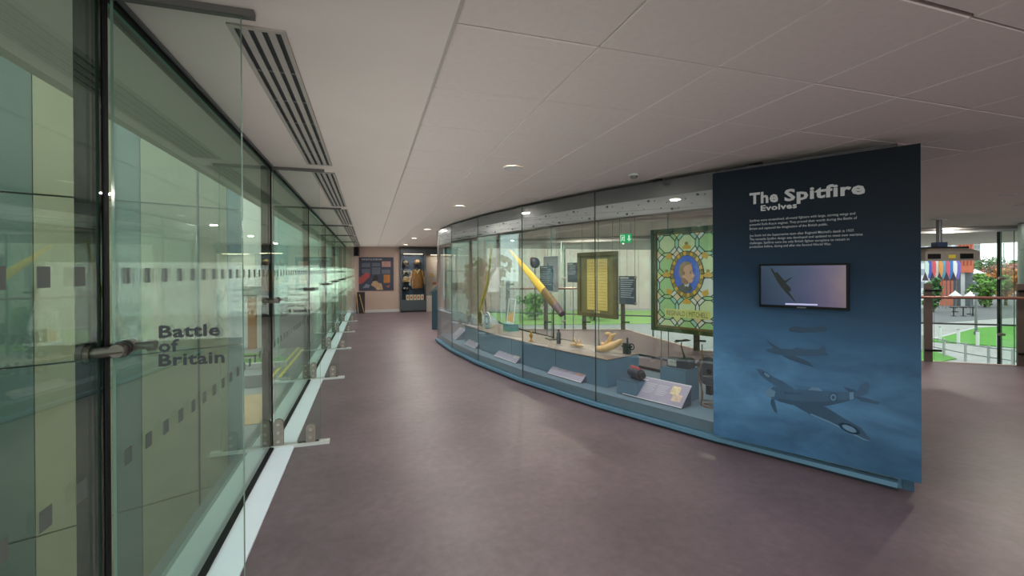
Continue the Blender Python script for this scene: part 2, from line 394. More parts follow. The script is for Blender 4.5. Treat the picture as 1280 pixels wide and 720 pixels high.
while q < 25:
    x, y = arc(q, .085); x2, y2 = arc(q, .065); zz = 2.235 if k % 2 else 2.13
    # chord correction keeps the fixings on the flat facets
    j = max(i for i in range(len(TH)) if TH[i] <= q); mid = (TH[j] + TH[j + 1]) / 2; ha = (TH[j + 1] - TH[j]) / 2
    ex = CR * (1 - math.cos(R(ha)) / math.cos(R(q - mid)))
    a_, b_ = arc(q, .085 + ex), arc(q, .07 + ex)
    (b1).cyl((*a_, zz), (*b_, zz), .011, .011, 10)
    for dq, dz, r in ((.24, .05, .005), (.5, -.03, .0055), (.72, .02, .004)):
        j2 = q + dq
        if j2 < TH[j + 1]:
            ex = CR * (1 - math.cos(R(ha)) / math.cos(R(j2 - mid))); a_, b_ = arc(j2, .085 + ex), arc(j2, .075 + ex)
            zq = min(2.245, max(2.12, 2.18 + dz * (1 if k % 2 else -1))); b2.cyl((*a_, zq), (*b_, zq), r, r, 8)
    k += 1; q += .92
cpart(b1, 'frieze_fixings', BLACK); cpart(b2, 'frieze_pins', DARKM)
CL = []
for k in range(6):
    d = .02
    mb = MB(); a, b = TH[k] + d / 2, TH[k + 1] - d / 2
    p = [arc(a, .052), arc(b, .052), arc(b, .064), arc(a, .064)]
    vs = [(*q, .062) for q in p] + [(*q, 2.415) for q in p]
    mb.add(vs, [(0, 1, 5, 4), (2, 3, 7, 6)], 0); mb.add(vs, [(0, 3, 2, 1), (4, 5, 6, 7), (1, 2, 6, 5), (3, 0, 4, 7)], 1)
    cpart(mb, 'front_pane', [G_CASE, mat('seam_dark', (46, 62, 62), .3)])
    p = [arc(a, 1.488), arc(b, 1.488), arc(b, 1.5), arc(a, 1.5)]
    vs = [(*q, .165) for q in p] + [(*q, 2.36) for q in p]; mb = MB()
    mb.add(vs, [(0, 1, 5, 4), (2, 3, 7, 6)], 0); mb.add(vs, [(0, 3, 2, 1), (4, 5, 6, 7), (1, 2, 6, 5), (3, 0, 4, 7)], 1)
    cpart(mb, 'back_pane', [G_BACK, EDGE])
for z0, z1 in ((.165, .2), (.335, .362), (2.30, 2.36)): cpart(MB().slab(ring(TH, 1.46, 1.487), z0, z1), 'back_rail', mat('rail_dark', (40, 38, 38), .5, .3))
for nm, t_ in (('end_pane', TH[0]),):
    p = [arc(t_, .064), arc(t_, 1.49)]; n_ = (math.sin(R(t_)) * .012, -math.cos(R(t_)) * .012)
    q = [p[0], p[1], (p[1][0] + n_[0], p[1][1] + n_[1]), (p[0][0] + n_[0], p[0][1] + n_[1])]
    vs = [(*u, .165) for u in q] + [(*u, 2.415) for u in q]; mb = MB()
    mb.add(vs, [(0, 1, 5, 4), (2, 3, 7, 6)], 0); mb.add(vs, [(0, 3, 2, 1), (4, 5, 6, 7), (1, 2, 6, 5), (3, 0, 4, 7)], 1); cpart(mb, nm, [G_CASE, EDGE])
cpart(MB().slab([arc(TH[0] + .02, .066), arc(TH[0] + .5, .066), arc(TH[0] + .5, .11), arc(TH[0] + .02, .11)], .165, 2.262), 'corner_post', mat('post_grey', (120, 122, 120), .5, .3))
cpart(MB().slab(ring([28.6, 29.4], .3, 1.45), .165, 2.36), 'end_panel', CDARK)
lamp_face = emit('led_strip', (255, 244, 228), 1.0)
for k in range(6):
    a, b = TH[k] + .4, TH[k + 1] - .4
    s_ = cpart(MB().slab(ring([a, b], .42, .45), 2.345, 2.36), 'light_strip', lamp_face)
    ld = bpy.data.lights.new('case_lamp', 'AREA'); ld.shape = 'RECTANGLE'; ld.size = 1.1; ld.size_y = .12; ld.spread = R(125); ld.energy = 8; ld.color = (1, .95, .88)
    lo = bpy.data.objects.new('lamp', ld); COL.objects.link(lo); lo.parent = s_; lo.location = Vector((*arc((a + b) / 2, .435), 2.34)) - inv
    lo.rotation_euler[2] = R((a + b) / 2 - 90)
# stepped bench inside the case
BT = [5.9, 8, 10.55, 13, 15.42, 17.8, 20.15]
bench = cpart(MB().slab(ring(BT, .30, .90), .165, .482), 'display_bench', CBLUE)
cpart(MB().slab(ring(BT, .297, .903), .482, .487), 'bench_shadow_gap', mat('gap_dark', (40, 44, 48), .6), bench)  # thin dark strip along the edge below the bench top
cpart(MB().slab(ring(BT, .30, .90), .487, .497), 'bench_top', mat('bench_top_beige', (130, 118, 110), .5, 0, .06, 6), bench)
BZ = .497
for k, th in enumerate([8.1, 13.0, 16.9]):
    j = max(i for i in range(len(BT)) if BT[i] <= th)
    mid = (BT[j] + BT[j + 1]) / 2; ex = CR * (1 - math.cos(R((BT[j + 1] - BT[j]) / 2)) / math.cos(R(th - mid)))
    x, y = arc(th, .30 + ex)
    a, b = arc(th - .012, .298 + ex), arc(th + .012, .298 + ex); c_, d_ = arc(th + .012, .304 + ex), arc(th - .012, .304 + ex)
    cpart(MB().slab([a, b, c_, d_], .165, .482), 'bench_joint', mat('gap_dark', (40, 44, 48)), bench)

for k, th in enumerate((26.2, 22.9)):
    (p, rz) = frame_at(th, .16, 2.415)
    t = thing('case_spotlight', ('small black spotlight on top of the blue panel end of the case', 'small black spotlight on the case header beside the blue panel')[k], 'spotlight', p, rz)
    MB().cyl((0, 0, 0), (0, 0, .012), .03, .03, 12).build('base', BLACK, t); MB().cyl((-.05, 0, .022), (.05, -.01, .022), .014, .016, 12).build('head', BLACK, t)

# ---- slanted caption stands on the deck
FACE = mat('caption_face', (150, 148, 172), .45, 0, .05, 12)
LINE = mat('caption_line', (182, 182, 198), .5)
def caption(th, w, label, pic, off=.22):
    (p, rz) = frame_at(th, off, .165)
    t = thing('caption_stand', label, 'label', p, rz, 'slanted caption stands in the case')
    h0, h1, d = .012, .19, .20
    vs = [(-w / 2, 0, 0), (w / 2, 0, 0), (w / 2, d, 0), (-w / 2, d, 0), (-w / 2, 0, h0), (w / 2, 0, h0), (w / 2, d, h1), (-w / 2, d, h1)]
    MB().add(vs, [(0, 3, 2, 1), (0, 1, 5, 4), (1, 2, 6, 5), (2, 3, 7, 6), (3, 0, 4, 7)]).build('wedge', CDARK, t)
    sl = (h1 - h0) / d; nn = math.hypot(1, sl)
    def P(u, v, e): return (-w / 2 + u * w, v * d - e * sl / nn, h0 + v * d * sl + e / nn)
    def quad(mb, u0, u1, v0, v1, e): return mb.add([P(u0, v0, e), P(u1, v0, e), P(u1, v1, e), P(u0, v1, e)], [(0, 1, 2, 3)])
    f = MB(); vs = [P(u, v, e) for e in (0, .004) for u, v in ((-.01, -.02), (1.01, -.02), (1.01, 1.02), (-.01, 1.02))]
    f.add(vs, [(0, 3, 2, 1), (4, 5, 6, 7), (0, 1, 5, 4), (1, 2, 6, 5), (2, 3, 7, 6), (3, 0, 4, 7)]).build('caption_plate', FACE, t)
    ed = MB(); quad(ed, -.01, 1.01, -.02, .015, .0046); quad(ed, -.01, 1.01, .985, 1.02, .0046); ed.build('plate_rim', mat('plate_rim', (200, 202, 210), .4), t)
    quad(MB(), .05, .30, .84, .91, .0046).build('title_line', mat('title_white', (225, 225, 230), .5), t)
    tx = MB()
    for c0, c1 in ((.05, .26), (.29, .48), (.51, .70)):
        for r in range(6):
            quad(tx, c0, c1 - .02 * ((r * 7) % 3), .74 - r * .085, .775 - r * .085, .0046)
    tx.build('text_lines', LINE, t)
    for u0, u1, v0, v1, col in pic: quad(MB(), u0, u1, v0, v1, .005).build('caption_picture', mat('picture_%d_%d_%d' % col, col, .5, 0, .3, 30), t)
caption(3.9, .44, 'grey caption stand at the far left end of the case', [(.74, .95, .2, .6, (140, 140, 138))])
caption(7.7, .56, 'second slanted caption stand from the far left end of the case', [(.76, .95, .3, .75, (196, 196, 190))])
caption(12.7, .66, 'slanted caption stand below the roundel disc and the propeller tip', [(.76, .96, .25, .7, (188, 186, 180))])
caption(17.8, .62, 'slanted caption stand with a pinkish picture, below the yellow framed sheets', [(.74, .95, .3, .82, (178, 140, 128))])
caption(22.42, .68, 'nearest slanted caption stand, with two cream pictures, beside the blue panel', [(.74, .88, .48, .86, (214, 200, 160)), (.80, .95, .2, .52, (204, 180, 164))])

# ---- exhibits along the bench, left to right
WOODY = mat('cream_carving', (226, 190, 140), .5, 0, .12, 18)
def ex(name, label, cat, th, off, z=BZ, group=None):
    (p, rz) = frame_at(th, off, z); return thing(name, label, cat, p, rz, group)
# two standing discs
t = ex('cream_disc', 'cream round disc standing on edge, left of the blue roundel disc', 'disc', 6.6, .55)
MB().cyl((0, -.012, .145), (0, .012, .145), .14, .14, 28).build('disc', mat('disc_cream', (222, 216, 190), .5), t); MB().box(-.05, .05, -.03, .03, 0, .012).build('foot', CBLUE, t)
MB().lathe([(.11, 0), (.12, .002), (.125, 0)], n=28).build('rim_line', mat('disc_rim', (170, 160, 120), .5), t).rotation_euler[0] = R(90)
t.children[-1].location = (0, -.0122, .145)
t = ex('roundel_disc', 'white round disc with blue rings standing on edge', 'disc', 8.3, .50)
MB().cyl((0, -.012, .15), (0, .012, .15), .15, .15, 28).build('disc', mat('disc_white', (220, 222, 228), .5), t); MB().box(-.05, .05, -.03, .03, 0, .012).build('foot', CBLUE, t)
for r0, r1, c in ((.12, .135, (70, 90, 150)), (.06, .095, (110, 130, 180))):
    mb = MB(); vs = [(r * math.cos(2 * PI * k / 28), -.0125, .15 + r * math.sin(2 * PI * k / 28)) for r in (r0, r1) for k in range(28)]
    mb.add(vs, [(k, (k + 1) % 28, 28 + (k + 1) % 28, 28 + k) for k in range(28)]).build('blue_ring', mat('ring_%d' % c[0], c, .5), t)
t = ex('white_card', 'small tilted white card at the left end of the bench', 'card', 6.2, .36)
mb = MB(); mb.add([(-.06, 0, 0), (.06, 0, 0), (.06, .05, .22), (-.06, .05, .22), (-.06, .006, 0), (.06, .006, 0), (.06, .056, .22), (-.06, .056, .22)], [(0, 1, 2, 3), (7, 6, 5, 4), (0, 4, 5, 1), (1, 5, 6, 2), (2, 6, 7, 3), (3, 7, 4, 0)]).build('sheet', WHITE, t)
mb = MB(); mb.add([(-.04, .012, .06), (.02, .012, .06), (.02, .042, .19), (-.04, .042, .19)], [(0, 1, 2, 3)]); mb.v = [(x, y - .003, z) for x, y, z in mb.v]; mb.build('print', mat('card_print', (130, 150, 180), .5), t)
# clear frame with yellow print on a riser
t = ex('acrylic_frame', 'white rimmed upright frame with yellow figures at its foot', 'frame', 10.0, .72)
MB().box(-.14, .14, -.06, .1, 0, .12).build('riser', CBLUE, t)
f = MB()
def leanbox(mb, x0, x1, z0, z1, y=0, dy=.012, k=.12):
    vs = [(x, y + yy + k * z, z + .12) for yy in (0, dy) for x, z in ((x0, z0), (x1, z0), (x1, z1), (x0, z1))]
    return mb.add(vs, [(0, 1, 2, 3), (7, 6, 5, 4), (0, 4, 5, 1), (1, 5, 6, 2), (2, 6, 7, 3), (3, 7, 4, 0)])
for a in ((-.13, .13, 0, .035), (-.13, .13, .42, .44), (-.13, -.11, .035, .42), (.11, .13, .035, .42)): leanbox(f, *a)
f.build('white_rim', mat('white_gloss', (232, 236, 236), .3), t)
leanbox(MB(), -.11, .11, .035, .42, .005, .003).build('clear_sheet', G_BACK, t)
f = MB()
for x, h in ((-.08, .10), (-.035, .16), (.01, .12), (.055, .17), (.09, .09)): leanbox(f, x - .026, x + .022, .035, .035 + h, .001, .004)
f.build('yellow_figures', mat('marigold', (236, 176, 40), .5, 0, .15, 20), t)
# thin yellow blade
t = ex('yellow_blade', 'thin leaning yellow wooden blade at the left end of the case', 'blade', 7.8, .62)
MB().tube([(-.55, -.05, .0), (-.5, -.06, .12), (.05, -.08, .8), (.33, -.10, 1.50)], [.012, .022, .030, .012], 10).build('blade', mat('yellow_dull', (200, 176, 60), .45, 0, .1, 6), t)
MB().tube([(-.12, -.02, 0), (-.12, -.06, .52)], .008, 8).build('support_rod', BLACK, t)
# sheet with drawing, small orange figure
t = ex('drawing_sheet', 'pale hanging sheet with a dark sketch, left of the propeller blade', 'picture', 11.0, 1.40, .165)
MB().box(-.22, .22, -.006, .006, 1.0, 1.62).build('sheet', mat('sheet_pale', (205, 208, 214), .6), t)
rnd = random.Random(3); mb = MB(); pts = [(-.12, 1.5)]
for q in range(9):
    x, z = rnd.uniform(-.15, .15), 1.5 - q * .045; mb.tube([(x, -.008, z), (x + rnd.uniform(-.09, .09), -.008, z - rnd.uniform(.02, .09)), (x + rnd.uniform(-.1, .1), -.008, z - .1)], .006, 5)
mb.build('sketch', mat('sketch_grey', (84, 84, 96), .6), t)
for x in (-.18, .18): MB().cyl((x, 0, 1.62), (x, 0, 2.19), .0025, .0025, 6).build('hanging_wire', ALU, t)
# propeller blade, yellow tip to dark root
Pa = Vector((2.342, 7.417, 1.906)); Pb = Vector((2.674, 5.936, .905)); t = thing('propeller_blade', 'long diagonal wooden propeller blade with yellow tip and dark root', 'propeller', (*arc(14.4, .75), BZ))
o0 = Vector(t.location); ax = (Pb - Pa).normalized(); side = Vector((.97, .24, 0)); side = (side - ax * side.dot(ax)).normalized(); up = ax.cross(side)
def blade_mb(s0, s1, n=10):
    mb = MB(); rows = []
    for k in range(n + 1):
        s_ = s0 + (s1 - s0) * k / n
        wd = .012 + .062 * math.sin(min(1, s_ * 1.15) * PI * .5) ** .9 * (1 if s_ < .8 else 1 - (s_ - .8) * 1.6); th = .008 + .045 * s_ ** 1.5
        p = Pa.lerp(Pb, s_) - o0; tw = .6 * (1 - s_)
        w_ = (up * math.cos(tw) + side * math.sin(tw)); n_ = ax.cross(w_).normalized()
        rows.append([p + w_ * (wd * math.cos(a)) + n_ * (th * math.sin(a)) for a in [2 * PI * q / 12 for q in range(12)]])
    vs = [v for r in rows for v in r]
    mb.add(vs, [(k * 12 + j, k * 12 + (j + 1) % 12, (k + 1) * 12 + (j + 1) % 12, (k + 1) * 12 + j) for k in range(n) for j in range(12)], 0, True)
    mb.add(vs, [tuple(range(11, -1, -1)), tuple(range(n * 12, n * 12 + 12))]); return mb
YEL = mat('propeller_yellow', (238, 200, 66), .4, 0, .06, 5)
blade_mb(0, .68).build('yellow_tip', YEL, t); blade_mb(.68, .88, 6).build('brown_blade', mat('propeller_brown', (122, 92, 44), .45, 0, .2, 12), t)
blade_mb(.88, 1.0, 4).build('root', mat('propeller_root', (112, 88, 98), .5, 0, .15, 12), t)
pm = Pa.lerp(Pb, .80) - o0
MB().cyl((pm.x + .05, pm.y, 0), (pm.x + .05, pm.y, pm.z), .012, .012, 10).build('stand_rod', BLACK, t); MB().box(pm.x - .05, pm.x + .15, pm.y - .1, pm.y + .1, 0, .012).build('stand_foot', BLACK, t)
# dome on a rod
t = ex('dome_on_rod', 'small dark red and navy dome on a thin rod behind the propeller blade', 'dome', 11.9, .93, .165)
MB().ball((0, 0, 1.50), .085, .085, .09, 20, 12).build('navy_dome', mat('navy_dome', (52, 44, 76), .35, 0, .1, 6), t); MB().ball((-.08, 0, 1.55), .045, .045, .05, 14, 8).build('red_cap', mat('red_cap', (130, 52, 48), .4), t)
MB().cyl((0, 0, 0), (0, 0, 1.42), .008, .008, 8).build('rod', BLACK, t); MB().cyl((0, 0, 0), (0, 0, .015), .08, .08, 16).build('foot', BLACK, t)
# printed upright panels
PBLUE = mat('panel_slate', (60, 84, 104), .5, 0, .05, 6); PDARK = mat('panel_navy', (54, 62, 78), .5, 0, .05, 6)
def text_panel(label, th, off, w, z0, z1, m, fixed, lines=9):
    t = ex('text_panel', label, 'panel', th, off, .165, 'upright text panels in the case')
    MB().box(-w / 2, w / 2, -.006, .006, z0, z1).build('board', m, t)
    mb = MB(); hh = (z1 - z0)
    for r in range(lines):
        zz = z1 - hh * (.16 + .075 * r); mb.box(-w * .4, w * (.4 - .06 * ((r * 5) % 4)), -.0075, -.0062, zz, zz + hh * .03)
    mb.build('text_lines', mat('panel_text', (150, 160, 170), .6), t)
    MB().box(-w * .4, w * .1, -.0078, -.0062, z1 - hh * .09, z1 - hh * .045).build('title_line', LETTER, t)
    if fixed == 'rod':
        MB().cyl((0, .012, 0), (0, .012, z0 + .1), .006, .006, 8).build('rod', ALU, t); MB().cyl((0, .012, 0), (0, .012, .012), .09, .09, 16).build('foot', BLACK, t)
    else:
        for x in (-w * .45, w * .45): MB().cyl((x, 0, z0 - .01), (x, 0, 2.195), .003, .003, 6).build('cable', ALU, t)
        for x in (-w * .5, w * .5):
            for zz in (z0 + .02, z1 - .02): MB().cyl((x, -.012, zz), (x, .012, zz), .012, .012, 10).build('clip', STEEL, t)
text_panel('narrow slate blue text panel on a rod beside the propeller blade', 12.2, 1.10, .36, 1.04, 1.45, PBLUE, 'rod')
text_panel('small dark text panel left of the yellow framed sheets', 14.72, 1.12, .22, 1.19, 1.49, PDARK, 'rod', 7)
text_panel('dark text panel hung on cables right of the yellow framed sheets', 19.15, 1.02, .27, .925, 1.295, PDARK, 'cable')
# two yellow sheets in a wood frame
t = ex('framed_sheets', 'dark wooden frame holding two tall yellow sheets', 'frame', 16.75, 1.12, .165)
FR = mat('frame_wood', (92, 82, 46), .45, 0, .18, 14)
w, z0, z1 = .385, .70, 1.635
fp = MB(); fp.box(-w, w, -.03, .02, z0, z0 + .055); fp.box(-w, w, -.03, .02, z1 - .055, z1); fp.box(-w, -w + .055, -.03, .02, z0 + .055, z1 - .055); fp.box(w - .055, w, -.03, .02, z0 + .055, z1 - .055)
fp.build('frame', FR, t); MB().box(-w + .05, w - .05, .0, .012, z0 + .05, z1 - .05).build('mount', mat('mount_olive', (112, 106, 62), .7), t)
SHEET = mat('yellow_sheet', (214, 196, 112), .6, 0, .08, 9); LN = mat('sheet_line', (170, 146, 62), .6)
for x0, x1 in ((-.20, -.012), (.012, .20)):
    s_ = MB().box(x0, x1, -.004, 0, z0 + .10, z1 - .10).build('sheet', SHEET, t); mb = MB()
    for r in range(16): mb.box(x0 + .02, x1 - .02 - .02 * ((r * 3) % 3), -.0052, -.004, z1 - .16 - r * .042, z1 - .154 - r * .042)
    mb.build('text_lines', LN, s_)
for x in (-.03, .03): MB().box(x - .022, x + .022, -.004, 0, z0 + .06, z0 + .09).build('name_plate', mat('plate_cream', (214, 190, 120), .5), t)
for x in (-.3, .3): MB().cyl((x, 0, z1), (x, 0, 2.195), .003, .003, 6).build('cable', ALU, t)
# small things on the bench
t = ex('gold_ornament', 'small gold ornament on the bench below the propeller tip', 'ornament', 14.3, .42)
MB().lathe([(.03, 0), (.032, .01), (.012, .02), (.01, .05), (.026, .07), (.03, .09), (.012, .115)], n=14).build('body', mat('gold', (190, 140, 50), .3, .8), t); MB().ball((0, 0, .13), .018, .018, .022, 10, 6).build('finial', mat('gold', (190, 140, 50)), t)
t = ex('grey_canister', 'slim dark grey metal canister standing on the bench', 'canister', 15.75, .62)
MB().lathe([(.028, 0), (.03, .005), (.03, .15), (.02, .165), (.012, .17), (.012, .19)], n=14).build('body', mat('canister_grey', (84, 90, 98), .4, .5), t); MB().cyl((0, 0, .19), (0, 0, .2), .018, .018, 10).build('cap', BLACK, t)
t = ex('driftwood_pieces', 'pale branching carved twig lying on the bench', 'carving', 17.1, .62)
mb = MB(); mb.tube([(-.11, 0, .02), (-.03, .02, .035), (.06, 0, .03), (.12, .03, .025)], [.014, .022, .02, .008], 8); mb.build('stem', WOODY, t)
for a, b in (((-.03, .02, .035), (-.08, .03, .12)), ((.03, 0, .03), (.07, .02, .12)), ((.0, .02, .03), (.01, -.04, .09)), ((.06, 0, .03), (.02, .03, .10))): MB().tube([a, ((a[0] + b[0]) / 2 + .01, (a[1] + b[1]) / 2, (a[2] + b[2]) / 2), b], [.014, .012, .005], 8).build('branch', WOODY, t)
t = ex('cream_carving', 'cream carved wooden swirl, largest object on the bench top', 'carving', 19.15, .66)
mb = MB(); mb.tube([(-.19, -.04, .028), (-.14, -.06, .04), (-.03, -.05, .055), (.08, -.02, .10), (.17, 0, .17), (.2, .01, .19)], [.018, .034, .045, .042, .026, .006], 12); mb.build('lower_curl', WOODY, t)
mb = MB(); mb.tube([(-.16, .03, .10), (-.12, .03, .075), (-.06, .02, .09), (0, .01, .15), (.03, .01, .22), (.09, .02, .25)], [.02, .028, .036, .036, .028, .012], 12); mb.build('upper_curl', WOODY, t)
mb = MB(); mb.tube([(-.10, .01, .05), (.02, 0, .10), (.12, .01, .13), (.19, .02, .145)], [.02, .04, .036, .008], 12); mb.build('middle_curl', WOODY, t)
MB().ball((-.02, .0, .235), .045, .03, .026, 12, 8).build('knob', WOODY, t)
t = ex('black_mechanism', 'small black metal mechanism with a ring at the right end of the bench', 'mechanism', 19.85, .78)
MB().box(-.05, .03, -.03, .03, 0, .13).build('body', BLACK, t); MB().cyl((.0, 0, .13), (0, 0, .2), .012, .012, 10).build('stem', BLACK, t); MB().cyl((-.07, -.02, .09), (.08, -.02, .1), .012, .012, 10).build('lever', DARKM, t)
mb = MB(); mb.tube([(.08 + .035 * math.cos(a), -.02, .1 + .035 * math.sin(a)) for a in [2 * PI * q / 14 for q in range(15)]], .007, 6); mb.build('ring', DARKM, t)
# low box with the red topped motor
(p, rz) = frame_at(21.35, .22, .165)
t = thing('low_block', 'low blue display block carrying the red topped motor', 'block', p, rz, None)
MB().box(-.13, .13, 0, .34, 0, .158).build('block_body', CBLUE, t); MB().box(-.13, .13, 0, .34, .158, .162).build('block_top', CDARK, t)
(p, rz) = frame_at(21.4, .40, .328)
t = thing('small_motor', 'dark cylindrical motor with red top on the low blue block', 'motor', p, rz)
MB().cyl((-.1, .03, .06), (.08, -.05, .06), .055, .055, 18).build('casing', mat('motor_dark', (54, 62, 80), .4, .3), t); MB().cyl((.08, -.05, .06), (.12, -.068, .06), .04, .034, 18).build('end_cap', BLACK, t)
mb = MB(); mb.tube([(-.1, .03, .112), (.07, -.045, .112)], .018, 8); mb.build('red_strip', mat('motor_red', (176, 58, 54), .4), t); MB().box(-.06, .04, -.04, .02, -.001, .012).build('cradle', BLACK, t)
(p, rz) = frame_at(21.0, .62, .165)
t = thing('white_peg', 'small white peg standing behind the nearest caption stand', 'peg', p, rz)
MB().lathe([(.02, 0), (.02, .10), (.026, .11), (.026, .155), (.014, .165)], n=12).build('peg', WHITE, t); MB().cyl((0, 0, 0), (0, 0, .006), .04, .04, 14).build('foot', CDARK, t)
# tall block with small plane on stand
p = (3.16, 3.99, .165)
t = thing('tall_block', 'tall blue display block beside the blue panel', 'block', p, R(22.9 - 90))
MB().box(-.145, .145, -.14, .145, 0, .33).build('block_body', CBLUE, t); MB().box(-.145, .145, -.14, .145, .33, .334).build('block_top', CDARK, t)
t = thing('photo_block', 'black box with a small white photograph on the tall block', 'box', (3.16, 3.99, .4995), R(22.9 - 90))
MB().box(-.11, .13, -.06, .09, 0, .085).build('box_body', mat('box_navy', (44, 52, 64), .4), t); MB().box(-.10, .0, -.062, -.0605, .01, .078).build('photograph', mat('photo_pale', (190, 190, 186), .5, 0, .35, 40), t)
MB().box(.02, .12, -.055, .085, .0855, .1).build('lid', BLACK, t)
t = thing('model_plane', 'tiny dark model aeroplane on a bent stand, on the tall block', 'model plane', (3.18, 3.97, .6), R(22.9 - 90))
mb = MB(); mb.tube([(.03, 0, 0), (.01, 0, .06), (-.01, 0, .12), (-.005, 0, .175)], [.012, .008, .006, .005], 8); mb.build('stand', BLACK, t)
MB().cyl((-.07, -.01, .172), (.075, .01, .19), .012, .007, 10).build('fuselage', DARKM, t)
mb = MB(); mb.slab([(-.03, -.11), (.005, -.12), (.01, .12), (-.025, .11)], .176, .184); mb.build('wing', DARKM, t); MB().slab([(.06, -.035), (.08, -.035), (.08, .04), (.06, .04)], .188, .193).build('tailplane', DARKM, t)
t = ex('smoky_disc', 'dark smoky round disc standing behind the tall block', 'disc', 23.45, .95, .165)
MB().cyl((0, -.008, .25), (0, .008, .25), .16, .16, 28).build('disc', mat('smoky', (86, 88, 94), .3, .2), t); MB().cyl((0, -.012, .25), (0, .012, .25), .03, .03, 14).build('hub', BLACK, t); MB().box(-.03, .03, -.03, .03, 0, .1).build('foot', BLACK, t)
t = ex('wire_stand', 'thin wire display stand with brown cords at the edge of the blue panel', 'stand', 24.3, .48, .165)
RUST = mat('brown_cord', (140, 112, 90), .7)
for x, y in ((-.10, 0), (.06, -.02), (.04, .10)): MB().cyl((x, y, 0), (x * .9, y, .62), .007, .006, 8).build('upright', ALU, t)
for zz in (.06, .3, .52): MB().tube([(-.10, 0, zz), (.06, -.02, zz), (.04, .10, zz), (-.1, 0, zz)], .005, 6).build('crossbar', ALU, t)
mb = MB(); mb.tube([(-.1 + .02 * math.sin(q), -.01, .02 + .06 * q) for q in range(10)], .008, 6); mb.build('cord', RUST, t)
mb = MB(); mb.tube([(.1 * math.cos(q * .7), .03 + .07 * math.sin(q * .7), .012) for q in range(10)], .009, 6); mb.build('base_coil', RUST, t)

# ---- stained glass panel with portrait
t = thing('stained_glass_panel', 'leaded stained glass panel with an oval portrait of a man', 'stained glass', (3.652, 4.466, .165), math.atan2(-.741, .295))
w, z0, z1 = .47, .605, 1.885
FW = mat('frame_green_wood', (44, 60, 26), .45, 0, .2, 10)
fp = MB(); fp.box(-w, w, -.04, .03, z0, z0 + .05); fp.box(-w, w, -.04, .03, z1 - .05, z1); fp.box(-w, -w + .05, -.04, .03, z0 + .05, z1 - .05); fp.box(w - .05, w, -.04, .03, z0 + .05, z1 - .05)
fp.build('frame', FW, t)
fp = MB(); a_, b_ = .05, .07
for q in ((-w + a_, w - a_, z0 + a_, z0 + b_), (-w + a_, w - a_, z1 - b_, z1 - a_), (-w + a_, -w + b_, z0 + b_, z1 - b_), (w - b_, w - a_, z0 + b_, z1 - b_)): fp.box(q[0], q[1], -.03, .0, q[2], q[3])
fp.build('inner_fillet', mat('fillet_brown', (104, 86, 48), .5), t)
MB().box(-w + .06, w - .06, .004, .008, z0 + .06, z1 - .06).build('lead_sheet', mat('lead', (20, 24, 20), .8, 0), t)
for x in (-.35, .35): MB().cyl((x, 0, 0), (x, 0, z0), .006, .006, 8).build('leg', ALU, t)
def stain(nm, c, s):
    m = emit(nm, c, s); m.node_tree.nodes['Principled BSDF'].inputs['Base Color'].default_value = (*[v * .3 for v in lin(c)], 1); return m  # pieces glow by themselves in place of daylight passing through from behind
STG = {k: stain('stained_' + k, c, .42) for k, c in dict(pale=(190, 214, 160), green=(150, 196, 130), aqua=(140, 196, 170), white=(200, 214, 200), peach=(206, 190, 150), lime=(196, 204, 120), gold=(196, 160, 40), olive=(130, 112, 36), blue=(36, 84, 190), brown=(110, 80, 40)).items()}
STGL = [mat('stained_back_' + k, (120, 130, 110), .3) for k in ('a',)]
PIECE = {}
def piece(name, pts, col, y=.0, par=t):
    cx_ = sum(p[0] for p in pts) / len(pts); cz_ = sum(p[1] for p in pts) / len(pts)
    kk = 1 - .009 / max(.02, sum(math.hypot(p[0] - cx_, p[1] - cz_) for p in pts) / len(pts))
    X0, X1, Z0, Z1 = -w + .073, w - .073, z0 + .073, z1 - .073
    sh = [(cx_ + (x - cx_) * kk, cz_ + (z - cz_) * kk) for x, z in pts]
    out = sh
    for axis, lim, sgn in ((0, X0, 1), (0, X1, -1), (1, Z0, 1), (1, Z1, -1)):     # clip to the frame opening
        src, out = out, []
        for k in range(len(src)):
            a, b = src[k], src[(k + 1) % len(src)]; ia, ib = (a[axis] - lim) * sgn >= 0, (b[axis] - lim) * sgn >= 0
            if ia: out.append(a)
            if ia != ib:
                f = (lim - a[axis]) / (b[axis] - a[axis]); out.append((a[0] + f * (b[0] - a[0]), a[1] + f * (b[1] - a[1])))
        if not out: return
    if len(out) < 3: return
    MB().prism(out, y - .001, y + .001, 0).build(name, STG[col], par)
pw_, ph = .262, .262
rs = random.Random(5)
